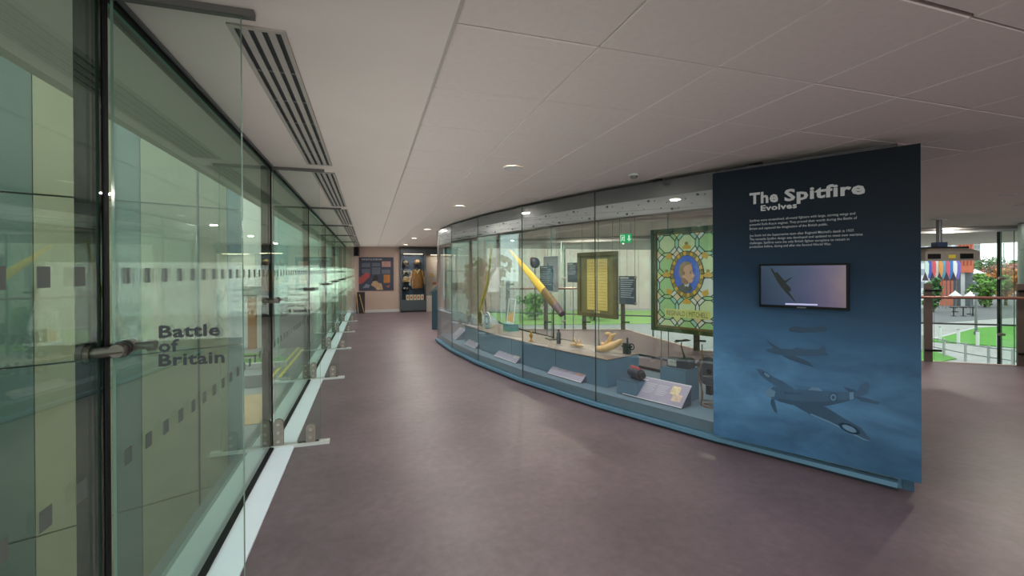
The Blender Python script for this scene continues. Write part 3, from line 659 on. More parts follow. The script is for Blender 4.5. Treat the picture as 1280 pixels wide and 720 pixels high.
for i in range(-2, 3):
    for j in range(-1, 6):
        x, z = i * pw_, z1 - .19 - j * ph
        A, B, D, q = .110, .036, .054, pw_ / 2
        o8 = [(x + sx * u, z + sz * v) for sx, sz, u, v in ((1, 1, A, B), (1, 1, B, A), (-1, 1, B, A), (-1, 1, A, B), (-1, -1, A, B), (-1, -1, B, A), (1, -1, B, A), (1, -1, A, B))]
        piece('octagon_pane', o8, rs.choice(['pale', 'green', 'pale', 'green', 'white']))
        X, Z = x + q, z - q
        piece('diamond_pane', [(X - D, Z), (X, Z - D), (X + D, Z), (X, Z + D)], rs.choice(['peach', 'peach', 'lime']))
        for sx, sz in ((1, 1), (1, -1), (-1, 1), (-1, -1)):
            piece('band_pane', [(x + sx * A, z + sz * B), (x + sx * q, z + sz * (q - D)), (x + sx * (q - D), z + sz * q), (x + sx * B, z + sz * A)], rs.choice(['white', 'aqua', 'white', 'green', 'white']))
        piece('link_pane', [(x + A, z - B), (x + q, z - q + D), (x + pw_ - A, z - B), (x + pw_ - A, z + B), (x + q, z + q - D), (x + A, z + B)], rs.choice(['white', 'aqua', 'green']))
        piece('link_pane', [(x - B, z - A), (x - q + D, z - q), (x - B, z - pw_ + A), (x + B, z - pw_ + A), (x + q - D, z - q), (x + B, z - A)], rs.choice(['white', 'aqua', 'green']))
ZP = 1.32; rx, rz_ = .165, .225
def ell(a, sx, sz): return (sx * math.cos(a), ZP + sz * math.sin(a))
MB().prism([ell(2 * PI * q / 32, rx + .055, rz_ + .06) for q in range(32)], -.008, -.003).build('oval_lead', mat('lead', (40, 46, 40)), t)
for q in range(28):
    a0, a1 = 2 * PI * (q + .07) / 28, 2 * PI * (q + .93) / 28
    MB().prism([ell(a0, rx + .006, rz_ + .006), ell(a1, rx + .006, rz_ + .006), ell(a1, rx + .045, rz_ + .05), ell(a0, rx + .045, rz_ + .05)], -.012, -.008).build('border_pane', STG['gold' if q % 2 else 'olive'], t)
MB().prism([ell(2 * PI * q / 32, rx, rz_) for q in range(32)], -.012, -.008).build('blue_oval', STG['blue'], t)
for cx_, cz_ in ((0, rz_ + .11), (0, -rz_ - .10), (rx + .10, 0), (-rx - .10, 0)):                 # crown shaped bosses
    for dx, dz, r in ((0, 0, .034), (.032, -.012, .022), (-.032, -.012, .022), (0, .038, .02)):
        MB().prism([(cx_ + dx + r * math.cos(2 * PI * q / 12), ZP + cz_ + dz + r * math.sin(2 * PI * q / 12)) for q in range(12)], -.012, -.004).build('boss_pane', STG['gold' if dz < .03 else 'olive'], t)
for sx, sz in ((1, 1), (1, -1), (-1, 1), (-1, -1)):
    c0 = (sx * (rx + .01), ZP + sz * (rz_ - .02))
    piece('scroll_pane', [(c0[0], c0[1]), (c0[0] + sx * .09, c0[1] - sz * .04), (c0[0] + sx * .11, c0[1] + sz * .03), (c0[0] + sx * .03, c0[1] + sz * .07)], 'gold', -.009)
SK = {k: emit('portrait_' + k, c, .16) for k, c in dict(skin=(178, 142, 112), shade=(120, 88, 68), hair=(126, 110, 84), suit=(52, 52, 54), collar=(170, 168, 160)).items()}  # portrait colours glow faintly, standing in for light from behind the glass
pp = lambda pts: [(x * .165 / 100, ZP + z * .165 / 100) for x, z in pts]
MB().prism(pp([(-62, -118), (-68, -95), (-30, -70), (0, -62), (30, -80), (46, -100), (40, -116), (0, -134), (-40, -130)]), -.0145, -.012).build('portrait_suit', SK['suit'], t)
MB().prism(pp([(-22, -66), (2, -56), (22, -70), (14, -96), (4, -84), (-8, -92)]), -.0155, -.0145).build('portrait_collar', SK['collar'], t)
MB().prism(pp([(-36, -62), (-40, -10), (-44, 30), (-34, 60), (-4, 78), (30, 72), (46, 50), (50, 22), (52, 8), (68, -12), (56, -18), (58, -28), (52, -34), (54, -44), (44, -60), (18, -66), (10, -74), (-14, -76)]), -.0165, -.0155).build('portrait_face', SK['skin'], t)
MB().prism(pp([(-48, -20), (-58, 20), (-50, 66), (-20, 92), (20, 92), (44, 74), (46, 58), (30, 72), (0, 66), (-18, 48), (-24, 22), (-28, -4), (-38, -30)]), -.0172, -.0165).build('portrait_hair', SK['hair'], t)
MB().prism(pp([(-36, -62), (-38, -20), (-10, -30), (14, -52), (18, -66), (10, -74), (-14, -76)]), -.0172, -.0165).build('portrait_jaw_shade', SK['shade'], t)
MB().prism(pp([(-22, -12), (-30, 10), (-22, 22), (-10, 18), (-10, 0)]), -.0178, -.0172).build('portrait_ear', SK['shade'], t)
MB().prism(pp([(22, 22), (46, 26), (46, 20), (24, 16)]), -.0172, -.0165).build('portrait_brow', SK['hair'], t); MB().prism(pp([(28, 12), (42, 13), (40, 6), (30, 6)]), -.0172, -.0165).build('portrait_eye', SK['suit'], t)
MB().prism(pp([(36, -29), (57, -27), (54, -33), (38, -33)]), -.0172, -.0165).build('portrait_mouth', SK['shade'], t)
MB().box(-.29, .29, -.010, -.004, z0 + .185, z0 + .285).build('name_tablet', STG['lime'], t)
letters('tablet_lettering', [('REGINALD J MITCHELL', -.265, z0 + .205, .06, .53)], mat('tablet_ink', (54, 50, 30), .6), t, -.0108, .0)

# ================================================================== BLUE INFORMATION PANEL AND SCREEN
def panel_print():
    m = bpy.data.materials.new('printed_sky'); m.use_nodes = True; n = m.node_tree.nodes; l = m.node_tree.links
    p = n['Principled BSDF']; p.inputs['Roughness'].default_value = .6; p.inputs['Specular IOR Level'].default_value = .25
    t = n.new('ShaderNodeTexCoord'); s = n.new('ShaderNodeSeparateXYZ'); l.new(t.outputs['Object'], s.inputs[0])
    mp = n.new('ShaderNodeMapRange'); mp.inputs[1].default_value = .1; mp.inputs[2].default_value = 2.38; l.new(s.outputs['Z'], mp.inputs[0])
    mpn = n.new('ShaderNodeMapping'); mpn.inputs['Scale'].default_value = (1.1, 1, 2.6); l.new(t.outputs['Object'], mpn.inputs[0])
    z = n.new('ShaderNodeTexNoise'); z.inputs['Scale'].default_value = 2.1; z.inputs['Detail'].default_value = 8; z.inputs['Roughness'].default_value = .55; z.inputs['Distortion'].default_value = .4
    l.new(mpn.outputs[0], z.inputs['Vector'])
    r = n.new('ShaderNodeValToRGB'); e = r.color_ramp.elements
    e[0].position = 0; e[0].color = (*lin((62, 102, 140)), 1); e[1].position = 1; e[1].color = (*lin((8, 20, 32)), 1)
    for q, c in ((.14, (80, 124, 164)), (.28, (80, 124, 164)), (.40, (60, 98, 134)), (.50, (42, 72, 100)), (.62, (20, 46, 70)), (.8, (10, 27, 42))):
        k = e.new(q); k.color = (*lin(c), 1)
    l.new(mp.outputs[0], r.inputs[0])
    r2 = n.new('ShaderNodeValToRGB'); r2.color_ramp.elements[0].position = .36; r2.color_ramp.elements[0].color = (.62, .62, .64, 1); r2.color_ramp.elements[1].position = .68; r2.color_ramp.elements[1].color = (1.25, 1.25, 1.22, 1)
    l.new(z.outputs['Fac'], r2.inputs[0])
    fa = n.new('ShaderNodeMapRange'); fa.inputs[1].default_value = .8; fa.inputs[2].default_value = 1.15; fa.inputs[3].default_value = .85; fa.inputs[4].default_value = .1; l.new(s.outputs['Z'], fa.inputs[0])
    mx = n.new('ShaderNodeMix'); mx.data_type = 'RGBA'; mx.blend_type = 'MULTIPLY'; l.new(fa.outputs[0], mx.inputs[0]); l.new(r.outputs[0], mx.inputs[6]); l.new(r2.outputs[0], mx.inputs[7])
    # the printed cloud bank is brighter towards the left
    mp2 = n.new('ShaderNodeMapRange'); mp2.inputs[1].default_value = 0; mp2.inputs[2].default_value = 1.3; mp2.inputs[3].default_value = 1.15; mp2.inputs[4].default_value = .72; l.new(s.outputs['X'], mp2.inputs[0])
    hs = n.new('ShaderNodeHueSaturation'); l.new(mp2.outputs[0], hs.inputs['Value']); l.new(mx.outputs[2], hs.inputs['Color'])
    l.new(hs.outputs[0], p.inputs['Base Color']); return m
PA = math.atan2(-.8726, .4885)
panel = thing('exhibition_stand', 'tall dark blue exhibition panel with white lettering and printed fighter planes', 'panel', (2.857, 3.16, 0), PA)
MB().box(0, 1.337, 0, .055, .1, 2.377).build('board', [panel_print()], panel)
MB().box(0, 1.24, .095, .14, .0, .1).build('plinth_strip', CBLUE, panel); MB().box(1.24, 1.30, .085, .14, 0, .1).build('plinth_end', CDARK, panel)
MB().box(.1, 1.2, .055, .085, .3, 2.2).build('rear_batten', CDARK, panel)
for q in (('The', .294, 2.08, .086, .207), ('Spitfire', .545, 2.078, .086, .50), ('Evolves', .377, 2.016, .042, .252)): letters('title_lettering', [q], LETTER, panel, -.0015, .034)
T1 = ['Spitfires were streamlined, all-metal fighters with large, curving wings and', 'powerful Rolls-Royce engines. They proved their worth during the Battle of', 'Britain and captured the imagination of the British public.']
T2 = ["Joe Smith led the Supermarine team after Reginald Mitchell's death in 1937.", 'The versatile Spitfire design was developed and updated to meet new wartime', 'challenges. Spitfires were the only British fighter aeroplane to remain in', 'production before, during and after the Second World War.']
PT = mat('panel_text_white', (176, 180, 184), .6)
letters('first_paragraph', [(s, .294, 1.932 - .033 * k, .0185, (.695, .705, .533)[k]) for k, s in enumerate(T1)], PT, panel, -.0015, .004)
letters('second_paragraph', [(s, .294, 1.809 - .0305 * k, .0185, (.69, .737, .66, .553)[k]) for k, s in enumerate(T2)], PT, panel, -.0015, .004)
ART = {"fuselage":[[0.415,0.546],[0.467,0.603],[0.537,0.59],[0.68,0.611],[0.715,0.638],[0.757,0.641],[0.791,0.623],[0.848,0.629],[0.951,0.644],[0.998,0.66],[1.02,0.714],[1.053,0.735],[1.068,0.713],[1.058,0.654],[0.99,0.603],[0.912,0.559],[0.815,0.515],[0.714,0.495],[0.591,0.478],[0.5,0.487],[0.453,0.5]],"spinner":[[0.401,0.539],[0.436,0.58],[0.478,0.562],[0.47,0.518],[0.424,0.509]],"far_wing":[[0.337,0.725],[0.377,0.724],[0.444,0.685],[0.538,0.649],[0.61,0.603],[0.51,0.585],[0.434,0.632],[0.377,0.67]],"near_wing":[[0.592,0.484],[0.714,0.495],[0.799,0.512],[0.912,0.451],[1.02,0.398],[1.079,0.318],[1.034,0.316],[0.927,0.357],[0.831,0.393],[0.714,0.427]],"tail_near":[[0.974,0.619],[1.035,0.621],[1.131,0.602],[1.109,0.586],[1.02,0.59]],"tail_far":[[0.912,0.676],[0.975,0.668],[0.998,0.656],[0.951,0.644]],"prop":[[0.447,0.498],[0.47,0.496],[0.492,0.39],[0.47,0.398],[0.443,0.455]],"canopy":[[0.694,0.613],[0.723,0.641],[0.766,0.644],[0.792,0.621]],"tail_band":[[0.951,0.64],[0.975,0.648],[0.978,0.599],[0.954,0.586]],"belly":[[0.5,0.487],[0.591,0.478],[0.714,0.495],[0.815,0.515],[0.912,0.559],[0.99,0.603],[0.912,0.58],[0.782,0.539],[0.61,0.513],[0.5,0.511]],"wing_edge":[[0.714,0.427],[0.831,0.393],[0.927,0.357],[1.034,0.316],[1.076,0.317],[1.035,0.325],[0.927,0.368],[0.831,0.405],[0.714,0.438]],"cowl_line":[[0.537,0.569],[0.663,0.583],[0.663,0.571],[0.537,0.554]],"plane2":[[0.406,0.891],[0.464,0.908],[0.593,0.913],[0.629,0.933],[0.672,0.922],[0.767,0.933],[0.792,0.966],[0.813,0.958],[0.808,0.918],[0.833,0.897],[0.716,0.876],[0.593,0.86],[0.483,0.861],[0.426,0.872]],"plane2_far":[[0.397,0.983],[0.426,0.962],[0.52,0.904],[0.473,0.899]],"plane2_near":[[0.52,0.858],[0.611,0.863],[0.698,0.833],[0.741,0.792],[0.663,0.808],[0.575,0.831]],"plane3":[[0.572,1.074],[0.611,1.098],[0.682,1.091],[0.767,1.104],[0.792,1.116],[0.82,1.103],[0.817,1.075],[0.767,1.062],[0.647,1.047],[0.575,1.053]],"r_body_o":[[0.883,0.592],[0.882,0.579],[0.877,0.567],[0.87,0.557],[0.861,0.551],[0.851,0.549],[0.842,0.552],[0.835,0.559],[0.83,0.569],[0.828,0.582],[0.83,0.595],[0.835,0.607],[0.842,0.617],[0.851,0.623],[0.861,0.625],[0.87,0.622],[0.877,0.615],[0.882,0.605]],"r_body_m":[[0.874,0.59],[0.873,0.582],[0.87,0.574],[0.865,0.567],[0.859,0.563],[0.853,0.562],[0.847,0.564],[0.842,0.568],[0.839,0.575],[0.838,0.584],[0.839,0.592],[0.842,0.6],[0.847,0.607],[0.853,0.611],[0.859,0.612],[0.865,0.61],[0.87,0.606],[0.873,0.599]],"r_body_i":[[0.866,0.589],[0.865,0.584],[0.864,0.58],[0.861,0.576],[0.858,0.574],[0.854,0.573],[0.851,0.574],[0.848,0.577],[0.847,0.581],[0.846,0.585],[0.847,0.59],[0.849,0.594],[0.851,0.598],[0.854,0.6],[0.858,0.601],[0.861,0.6],[0.864,0.597],[0.865,0.593]],"r_near_o":[[1.012,0.358],[1.005,0.35],[0.992,0.344],[0.973,0.343],[0.952,0.346],[0.93,0.353],[0.911,0.363],[0.896,0.374],[0.888,0.387],[0.887,0.398],[0.895,0.407],[0.909,0.412],[0.928,0.413],[0.949,0.41],[0.971,0.403],[0.99,0.393],[1.004,0.381],[1.012,0.369]],"r_near_m":[[0.992,0.365],[0.987,0.359],[0.978,0.356],[0.966,0.355],[0.952,0.357],[0.937,0.361],[0.924,0.368],[0.915,0.376],[0.909,0.384],[0.909,0.391],[0.914,0.397],[0.923,0.4],[0.935,0.401],[0.95,0.399],[0.964,0.394],[0.977,0.388],[0.986,0.38],[0.991,0.372]],"r_near_i":[[0.973,0.371],[0.971,0.368],[0.966,0.366],[0.959,0.365],[0.951,0.366],[0.943,0.369],[0.936,0.372],[0.931,0.377],[0.928,0.381],[0.928,0.385],[0.931,0.388],[0.936,0.39],[0.942,0.39],[0.95,0.389],[0.958,0.387],[0.965,0.383],[0.97,0.379],[0.973,0.375]],"r_far_o":[[0.449,0.665],[0.444,0.661],[0.436,0.66],[0.425,0.662],[0.414,0.666],[0.403,0.673],[0.394,0.681],[0.387,0.69],[0.385,0.698],[0.386,0.705],[0.391,0.709],[0.399,0.71],[0.409,0.708],[0.421,0.704],[0.432,0.697],[0.441,0.688],[0.447,0.68],[0.45,0.672]],"r_far_m":[[0.438,0.672],[0.435,0.669],[0.429,0.668],[0.423,0.669],[0.415,0.672],[0.408,0.677],[0.402,0.683],[0.398,0.688],[0.396,0.694],[0.397,0.698],[0.4,0.701],[0.405,0.702],[0.412,0.7],[0.42,0.697],[0.427,0.693],[0.433,0.687],[0.437,0.681],[0.439,0.676]],"r_far_i":[[0.429,0.678],[0.427,0.676],[0.424,0.676],[0.42,0.676],[0.416,0.678],[0.412,0.681],[0.409,0.684],[0.407,0.687],[0.406,0.69],[0.406,0.692],[0.408,0.694],[0.411,0.694],[0.414,0.693],[0.419,0.692],[0.422,0.689],[0.426,0.686],[0.428,0.683],[0.429,0.68]],"tv":[[0.453,1.552],[0.467,1.546],[0.487,1.51],[0.504,1.52],[0.516,1.497],[0.555,1.449],[0.599,1.478],[0.604,1.475],[0.56,1.433],[0.593,1.395],[0.596,1.367],[0.577,1.373],[0.628,1.286],[0.62,1.289],[0.554,1.366],[0.515,1.42],[0.476,1.497]],"tvcap":[[0.557,1.275],[0.767,1.278],[0.767,1.267],[0.557,1.263]],"tvscr":[[0.386,1.566],[0.937,1.568],[0.94,1.262],[0.385,1.253]],"tvout":[[0.37,1.583],[0.96,1.586],[0.961,1.244],[0.37,1.235]]}
PD = mat('print_deep', (44, 74, 102), .55, 0, .12, 9); PM = mat('print_mid', (54, 86, 116), .55, 0, .1, 9); PL = mat('print_light', (92, 126, 156), .55, 0, .08, 9); PF = mat('print_faint', (42, 70, 96), .55, 0, .05, 9)
def flat(name, polys, par, y=-.001):
    for q, (key, m, dy) in enumerate(polys):
        pts = ART[key]; mb = MB(); ar = sum(pts[k][0] * pts[(k + 1) % len(pts)][1] - pts[(k + 1) % len(pts)][0] * pts[k][1] for k in range(len(pts)))
        if ar < 0: pts = pts[::-1]
        mb.add([(x, y - dy, z) for x, z in pts], [tuple(range(len(pts)))]); mb.build(name, m, par)
flat('printed_plane', [('far_wing', PM, 0), ('tail_far', PD, 0), ('near_wing', PD, .0004), ('fuselage', PM, .0003), ('tail_near', PD, .0006), ('spinner', PL, .0006), ('prop', PD, .0008), ('canopy', PL, .0006), ('tail_band', PL, .0006), ('belly', PD, .0005), ('wing_edge', PL, .0007), ('cowl_line', PD, .0007)], panel)
flat('printed_roundel', [('r_body_o', PD, .001), ('r_body_m', PL, .0013), ('r_body_i', PD, .0016), ('r_near_o', PD, .001), ('r_near_o', PD, .001), ('r_near_m', PL, .0013), ('r_far_o', PD, .001), ('r_far_m', PL, .0013)], panel)
flat('printed_second_plane', [('plane2_far', PF, 0), ('plane2_near', PF, .0002), ('plane2', mat('print_second', (46, 76, 104), .55, 0, .08, 9), .0003)], panel)
flat('printed_third_plane', [('plane3', mat('print_third', (34, 62, 88), .55), 0)], panel)
# wall screen
tv = thing('television', 'black wall screen showing a fighter plane against a purple and blue sky', 'television', (2.857 + .4885 * .665, 3.16 - .8726 * .665, 1.41), PA)
f = MB(); W2, H2 = .292, .172; s0, s1, q0, q1 = -.277, .274, -.152, .157
f.box(-W2, W2, -.045, -.004, -H2, q0); f.box(-W2, W2, -.045, -.004, q1, H2); f.box(-W2, s0, -.045, -.004, q0, q1); f.box(s1, W2, -.045, -.004, q0, q1)
f.build('bezel', mat('bezel_gloss', (6, 6, 9), .5, 0, .05, 8, 0, .2), tv); MB().box(-.2, .2, -.02, -.0005, -.1, .1).build('wall_mount', BLACK, tv)
MB().box(-.03, .03, -.0462, -.045, -H2 + .004, -H2 + .012).build('maker_badge', mat('badge_grey', (96, 96, 100), .4), tv)
def screen_mat():
    m = bpy.data.materials.new('screen_picture'); m.use_nodes = True; n = m.node_tree.nodes; l = m.node_tree.links; p = n['Principled BSDF']
    t = n.new('ShaderNodeTexCoord'); s = n.new('ShaderNodeSeparateXYZ'); l.new(t.outputs['Object'], s.inputs[0])
    z = n.new('ShaderNodeTexNoise'); z.inputs['Scale'].default_value = 6; z.inputs['Detail'].default_value = 3; l.new(t.outputs['Object'], z.inputs['Vector'])
    a = n.new('ShaderNodeMath'); a.operation = 'MULTIPLY_ADD'; a.inputs[1].default_value = .16; l.new(z.outputs['Fac'], a.inputs[0]); l.new(s.outputs['X'], a.inputs[2])
    mp = n.new('ShaderNodeMapRange'); mp.inputs[1].default_value = -.2; mp.inputs[2].default_value = .36; l.new(a.outputs[0], mp.inputs[0])
    r = n.new('ShaderNodeValToRGB'); e = r.color_ramp.elements; e[0].color = (*lin((16, 38, 78)), 1); e[1].color = (*lin((140, 116, 128)), 1)
    for q, c in ((.3, (40, 60, 98)), (.55, (66, 68, 112)), (.78, (104, 88, 124))): k = e.new(q); k.color = (*lin(c), 1)
    l.new(mp.outputs[0], r.inputs[0]); p.inputs['Base Color'].default_value = (.01, .01, .012, 1); p.inputs['Roughness'].default_value = .2
    l.new(r.outputs[0], p.inputs['Emission Color']); p.inputs['Emission Strength'].default_value = .6; return m
scr = MB().box(s0, s1, -.043, -.02, q0, q1).build('screen', screen_mat(), tv)
SIL = mat('screen_silhouette', (8, 10, 16), .4)
for key, m, y in (('tv', SIL, -.0434), ('tvcap', emit('subtitle', (190, 190, 230), .4), -.0436)):
    pts = [(x - .665, z - 1.41) for x, z in ART[key]]; ar = sum(pts[k][0] * pts[(k + 1) % len(pts)][1] - pts[(k + 1) % len(pts)][0] * pts[k][1] for k in range(len(pts)))
    if ar < 0: pts = pts[::-1]
    MB().add([(x, y, z) for x, z in pts], [tuple(range(len(pts)))]).build('plane_silhouette' if key == 'tv' else 'subtitle_line', m, scr)

# ================================================================== FAR END OF THE GALLERY
# kiosk
t = thing('information_kiosk', 'slim teal floor kiosk with a sloping lit top at the end of the case', 'kiosk', (1.565, 11.763, 0), R(-14))
KT = mat('kiosk_teal', (96, 140, 152), .5, 0, .04, 4); KD = mat('kiosk_dark', (40, 66, 80), .5)
MB().box(.0, .16, .0, .40, 0, 1.02).build('body', [KT], t); MB().box(.1605, .165, 0, .40, 0, 1.02).build('side_cheek', KD, t); MB().box(-.002, .158, -.004, -.0005, 0, 1.02).build('front_cheek', KD, t)
mb = MB(); mb.add([(-.08, -.02, .92), (.17, -.02, 1.10), (.17, .42, 1.10), (-.08, .42, .92), (-.08, -.02, .96), (.17, -.02, 1.19), (.17, .42, 1.19), (-.08, .42, .96)],
       [(0, 3, 2, 1), (4, 5, 6, 7), (0, 1, 5, 4), (1, 2, 6, 5), (2, 3, 7, 6), (3, 0, 4, 7)]); mb.build('sloping_head', mat('kiosk_head', (88, 98, 104), .4), t)
def ks(u0, u1, v0, v1): return [(-.08 + .25 * u, -.02 + .44 * v, .9605 + .23 * u) for u, v in ((u0, v0), (u1, v0), (u1, v1), (u0, v1))]
for u0, u1, c in ((.08, .30, (220, 208, 190)), (.36, .56, (150, 128, 116)), (.62, .92, (226, 220, 208))): MB().add(ks(u0, u1, .06, .94), [(0, 1, 2, 3)]).build('printed_strip', mat('kiosk_print_%d' % c[0], c, .4), t)  # pale and brown print on the sloping head
# wall poster
t = thing('wall_poster', 'square dark printed poster on the far wall with red and cream pictures', 'poster', (.262, 17.44, 0))
MB().box(-.62, .62, -.02, 0, .82, 2.065).build('board', mat('poster_slate', (52, 58, 76), .5, 0, .1, 4), t)
letters('poster_title', [('THE BATTLE OF BRITAIN', -.52, 1.955, .055, .72)], LETTER, t, -.0212, .02)
mb = MB()
for x0, z1, nr in ((-.52, 1.83, 5), (-.52, 1.60, 5), (-.16, 1.83, 4), (-.16, 1.66, 8), (.2, 1.58, 5)):
    for r in range(nr): mb.box(x0, x0 + .3 - .05 * ((r * 3) % 3), -.0212, -.0202, z1 - r * .032, z1 - r * .032 + .014)
mb.build('text_lines', mat('poster_text', (122, 128, 142), .6), t)
def blob(name, pts, c, y=-.0212): MB().prism(pts, y, -.0202).build(name, mat('poster_%d_%d' % (c[0], c[1]), c, .6, 0, .2, 10), t)
blob('picture', [(.2, 1.70), (.52, 1.70), (.52, 1.91), (.2, 1.91)], (176, 134, 126)); blob('picture', [(.26, 1.10), (.49, 1.10), (.49, 1.41), (.26, 1.41)], (172, 112, 56))
blob('red_shape', [(-.62, 1.06), (-.48, 1.10), (-.24, 1.34), (-.22, 1.44), (-.36, 1.50), (-.62, 1.30)], (164, 74, 72)); blob('cream_figure', [(-.20, 1.02), (-.12, 1.16), (.0, 1.18), (.08, 1.10), (.18, 1.08), (.24, .84), (.02, .84), (-.06, .94)], (182, 150, 118))
blob('dark_figure', [(-.14, 1.18), (-.1, 1.36), (.0, 1.40), (.06, 1.30), (.05, 1.2)], (34, 36, 44)); blob('grey_planes', [(-.5, .92), (-.36, 1.08), (-.22, 1.02), (-.28, .92)], (116, 122, 140)); blob('small_red_mark', [(.34, .98), (.5, 1.02), (.44, .90)], (150, 80, 70))
t = thing('wall_speaker', 'black wall speaker high in the far left corner', 'speaker', (-.43, 17.42, 2.27))
MB().slab([(-.1, -.22), (.06, -.25), (.1, -.05), (.08, 0), (-.1, 0)], -.17, .16).build('cabinet', BLACK, t); MB().box(-.08, .06, -.262, -.23, -.14, .13).build('grille', DARKM, t); MB().box(-.03, .03, -.001, .03, -.05, .05).build('bracket', DARKM, t)
t = thing('leaning_board', 'black board leaning on the far wall below the poster', 'board', (-.30, 17.2, 0))
mb = MB(); mb.add([(-.15, 0, 0), (.15, 0, 0), (.15, .16, .77), (-.15, .16, .77), (-.15, .02, 0), (.15, .02, 0), (.15, .18, .77), (-.15, .18, .77)], [(0, 1, 2, 3), (7, 6, 5, 4), (0, 4, 5, 1), (1, 5, 6, 2), (2, 6, 7, 3), (3, 7, 4, 0)]); mb.build('board', BLACK, t)
for k, (x0, x1, lab) in enumerate(((-.38, -.44, 'upright wooden stick leaning in the far left corner'), (-.17, -.34, 'slanted pale wooden stick leaning across the black board'))):
    t = thing('wooden_stick', lab, 'stick', (x0, 17.0, 0), 0, None); MB().tube([(0, 0, .012), (x1 - x0, .2 - .02, .80 - .1 * k)], .013, 8).build('shaft', mat('stick_wood', (186, 146, 100), .6, 0, .1, 12), t)
    MB().ball((0, 0, .014), .016, .016, .014, 8, 5).build('ferrule', BLACK, t)
# built-in wall case with helmets and jacket
FX = .9795
t = thing('helmet_cabinet', 'tall dark wall case with helmets and a brown jacket inside', 'display case', (1.59, 17.0, 0))
cwood = mat('wall_case_grey', (72, 80, 88), .5)
MB().box(-.47, .46, .0, .43, 0, .07).build('kick', BLACK, t); MB().box(-.47, .46, -.02, .43, .07, .45).build('base_cabinet', cwood, t); MB().box(-.47, .46, -.02, .43, 2.19, 2.36).build('head_box', cwood, t)
MB().box(-.47, -.44, -.02, .43, .45, 2.19).build('side_panel', cwood, t); MB().box(.43, .46, -.02, .43, .45, 2.19).build('side_panel', cwood, t); MB().box(-.44, .43, .39, .43, .45, 2.19).build('back_panel', mat('case_back_blue', (56, 72, 98), .6), t)
MB().box(-.44, .43, -.015, -.009, .45, 2.19, 0, 'y').build('glass_door', [G_BACK, EDGE], t); MB().box(.40, .412, -.03, -.015, 1.1, 1.3).build('handle', STEEL, t)
ld = bpy.data.lights.new('case_lamp', 'AREA'); ld.shape = 'RECTANGLE'; ld.size = .7; ld.size_y = .1; ld.energy = 4; ld.color = (1, .86, .7); lo = bpy.data.objects.new('lamp', ld); COL.objects.link(lo); lo.parent = t; lo.location = (0, .12, 2.17)
MB().box(-.35, .35, .08, .16, 2.175, 2.189).build('lamp_strip', emit('warm_strip', (255, 226, 190), 4), t)
def helmet(label, x, z, c, brim):
    h = thing('flying_helmet' if not brim else 'steel_helmet', label, 'helmet', (x, 17.2, z), 0, 'helmets in the far wall case')
    m = mat('helmet_%d_%d' % (c[0], c[1]), c, .35, 0, .2, 12)
    MB().lathe([(.115, 0), (.125, .04), (.12, .10), (.085, .16), (.03, .185), (.004, .188)], n=18, sy=1.1).build('shell', m, h)
    if brim: MB().lathe([(.12, .0), (.19, -.012), (.195, -.004), (.12, .02)], n=20, sy=1.1).build('brim', m, h)
    else:
        for sx in (-1, 1): MB().ball((sx * .118, .0, .03), .03, .05, .06, 10, 6).build('ear_cup', BLACK, h); MB().ball((sx * .05, -.115, .09), .042, .025, .035, 10, 6).build('goggle', STEEL, h)
    MB().cyl((0, .02, 0), (0, .16, -.02), .014, .014, 8).build('wall_peg', DARKM, h); MB().box(-.03, .03, .15, .19, -.05, .02).build('peg_plate', DARKM, h)
helmet('dark helmet at the top left of the far wall case', -.29 + 1.59, 1.77, (74, 62, 56), 0)
helmet('black helmet second from the top in the far wall case', -.29 + 1.59, 1.43, (34, 34, 40), 0)
helmet('tan brimmed steel helmet in the far wall case', -.28 + 1.59, 1.15, (156, 124, 66), 1)
helmet('black helmet lowest in the column in the far wall case', -.29 + 1.59, .80, (30, 30, 36), 0)
helmet('brown cap shaped helmet above the jacket in the far wall case', .17 + 1.59, 1.79, (140, 104, 62), 0)
t = thing('leather_jacket', 'brown leather flying jacket hanging in the far wall case', 'jacket', (1.59 + .16, 17.24, 0)); LEA = mat('brown_leather', (148, 100, 50), .45, 0, .25, 9, .2)
mb = MB(); rows = [(.88, .20, .07), (1.0, .205, .08), (1.2, .20, .085), (1.4, .215, .09), (1.54, .20, .08), (1.6, .09, .06)]
mb.lathe([(1, z) for z, _, _ in rows], n=20); mb.v = [(x * rows[i // 20 % 6][1], y * rows[i // 20 % 6][2], z) for i, (x, y, z) in enumerate(mb.v)]; mb.build('torso', LEA, t)
for sx in (-1, 1): MB().tube([(sx * .17, 0, 1.53), (sx * .25, -.02, 1.3), (sx * .28, -.04, 1.02)], [.065, .06, .045], 10).build('sleeve', LEA, t)
MB().tube([(-.09, -.05, 1.60), (-.03, -.085, 1.52), (0, -.09, 1.46), (.03, -.085, 1.52), (.09, -.05, 1.6)], .03, 8).build('collar', mat('fleece', (196, 166, 120), .9, 0, .2, 30), t); MB().box(-.004, .004, -.094, -.084, .9, 1.46).build('zip', STEEL, t)
MB().cyl((0, .02, 1.58), (0, .15, 1.66), .01, .01, 8).build('hanger', STEEL, t)
for k in range(5):
    t = thing('printed_card', '%s orange and white card in the row in the helmet case' % ('leftmost', 'second from left', 'middle', 'second from right', 'rightmost')[k], 'card', (1.59 - .22 + k * .135, 17.06, .45), 0, 'cards in the far wall case')
    MB().box(-.055, .055, 0, .03, 0, .20).build('card', mat('card_white', (226, 206, 190), .6), t); MB().prism([(.035 * math.cos(a), .10 + .05 * math.sin(a)) for a in [2 * PI * q / 12 for q in range(12)]], -.0015, 0).build('print', mat('card_orange', (206, 112, 70), .6), t)
t = thing('pale_cabinet', 'pale lit wall case right of the helmets, partly hidden by the curved case', 'display case', (2.65, 17.0, 0))
PC = mat('pale_case', (186, 180, 172), .6)
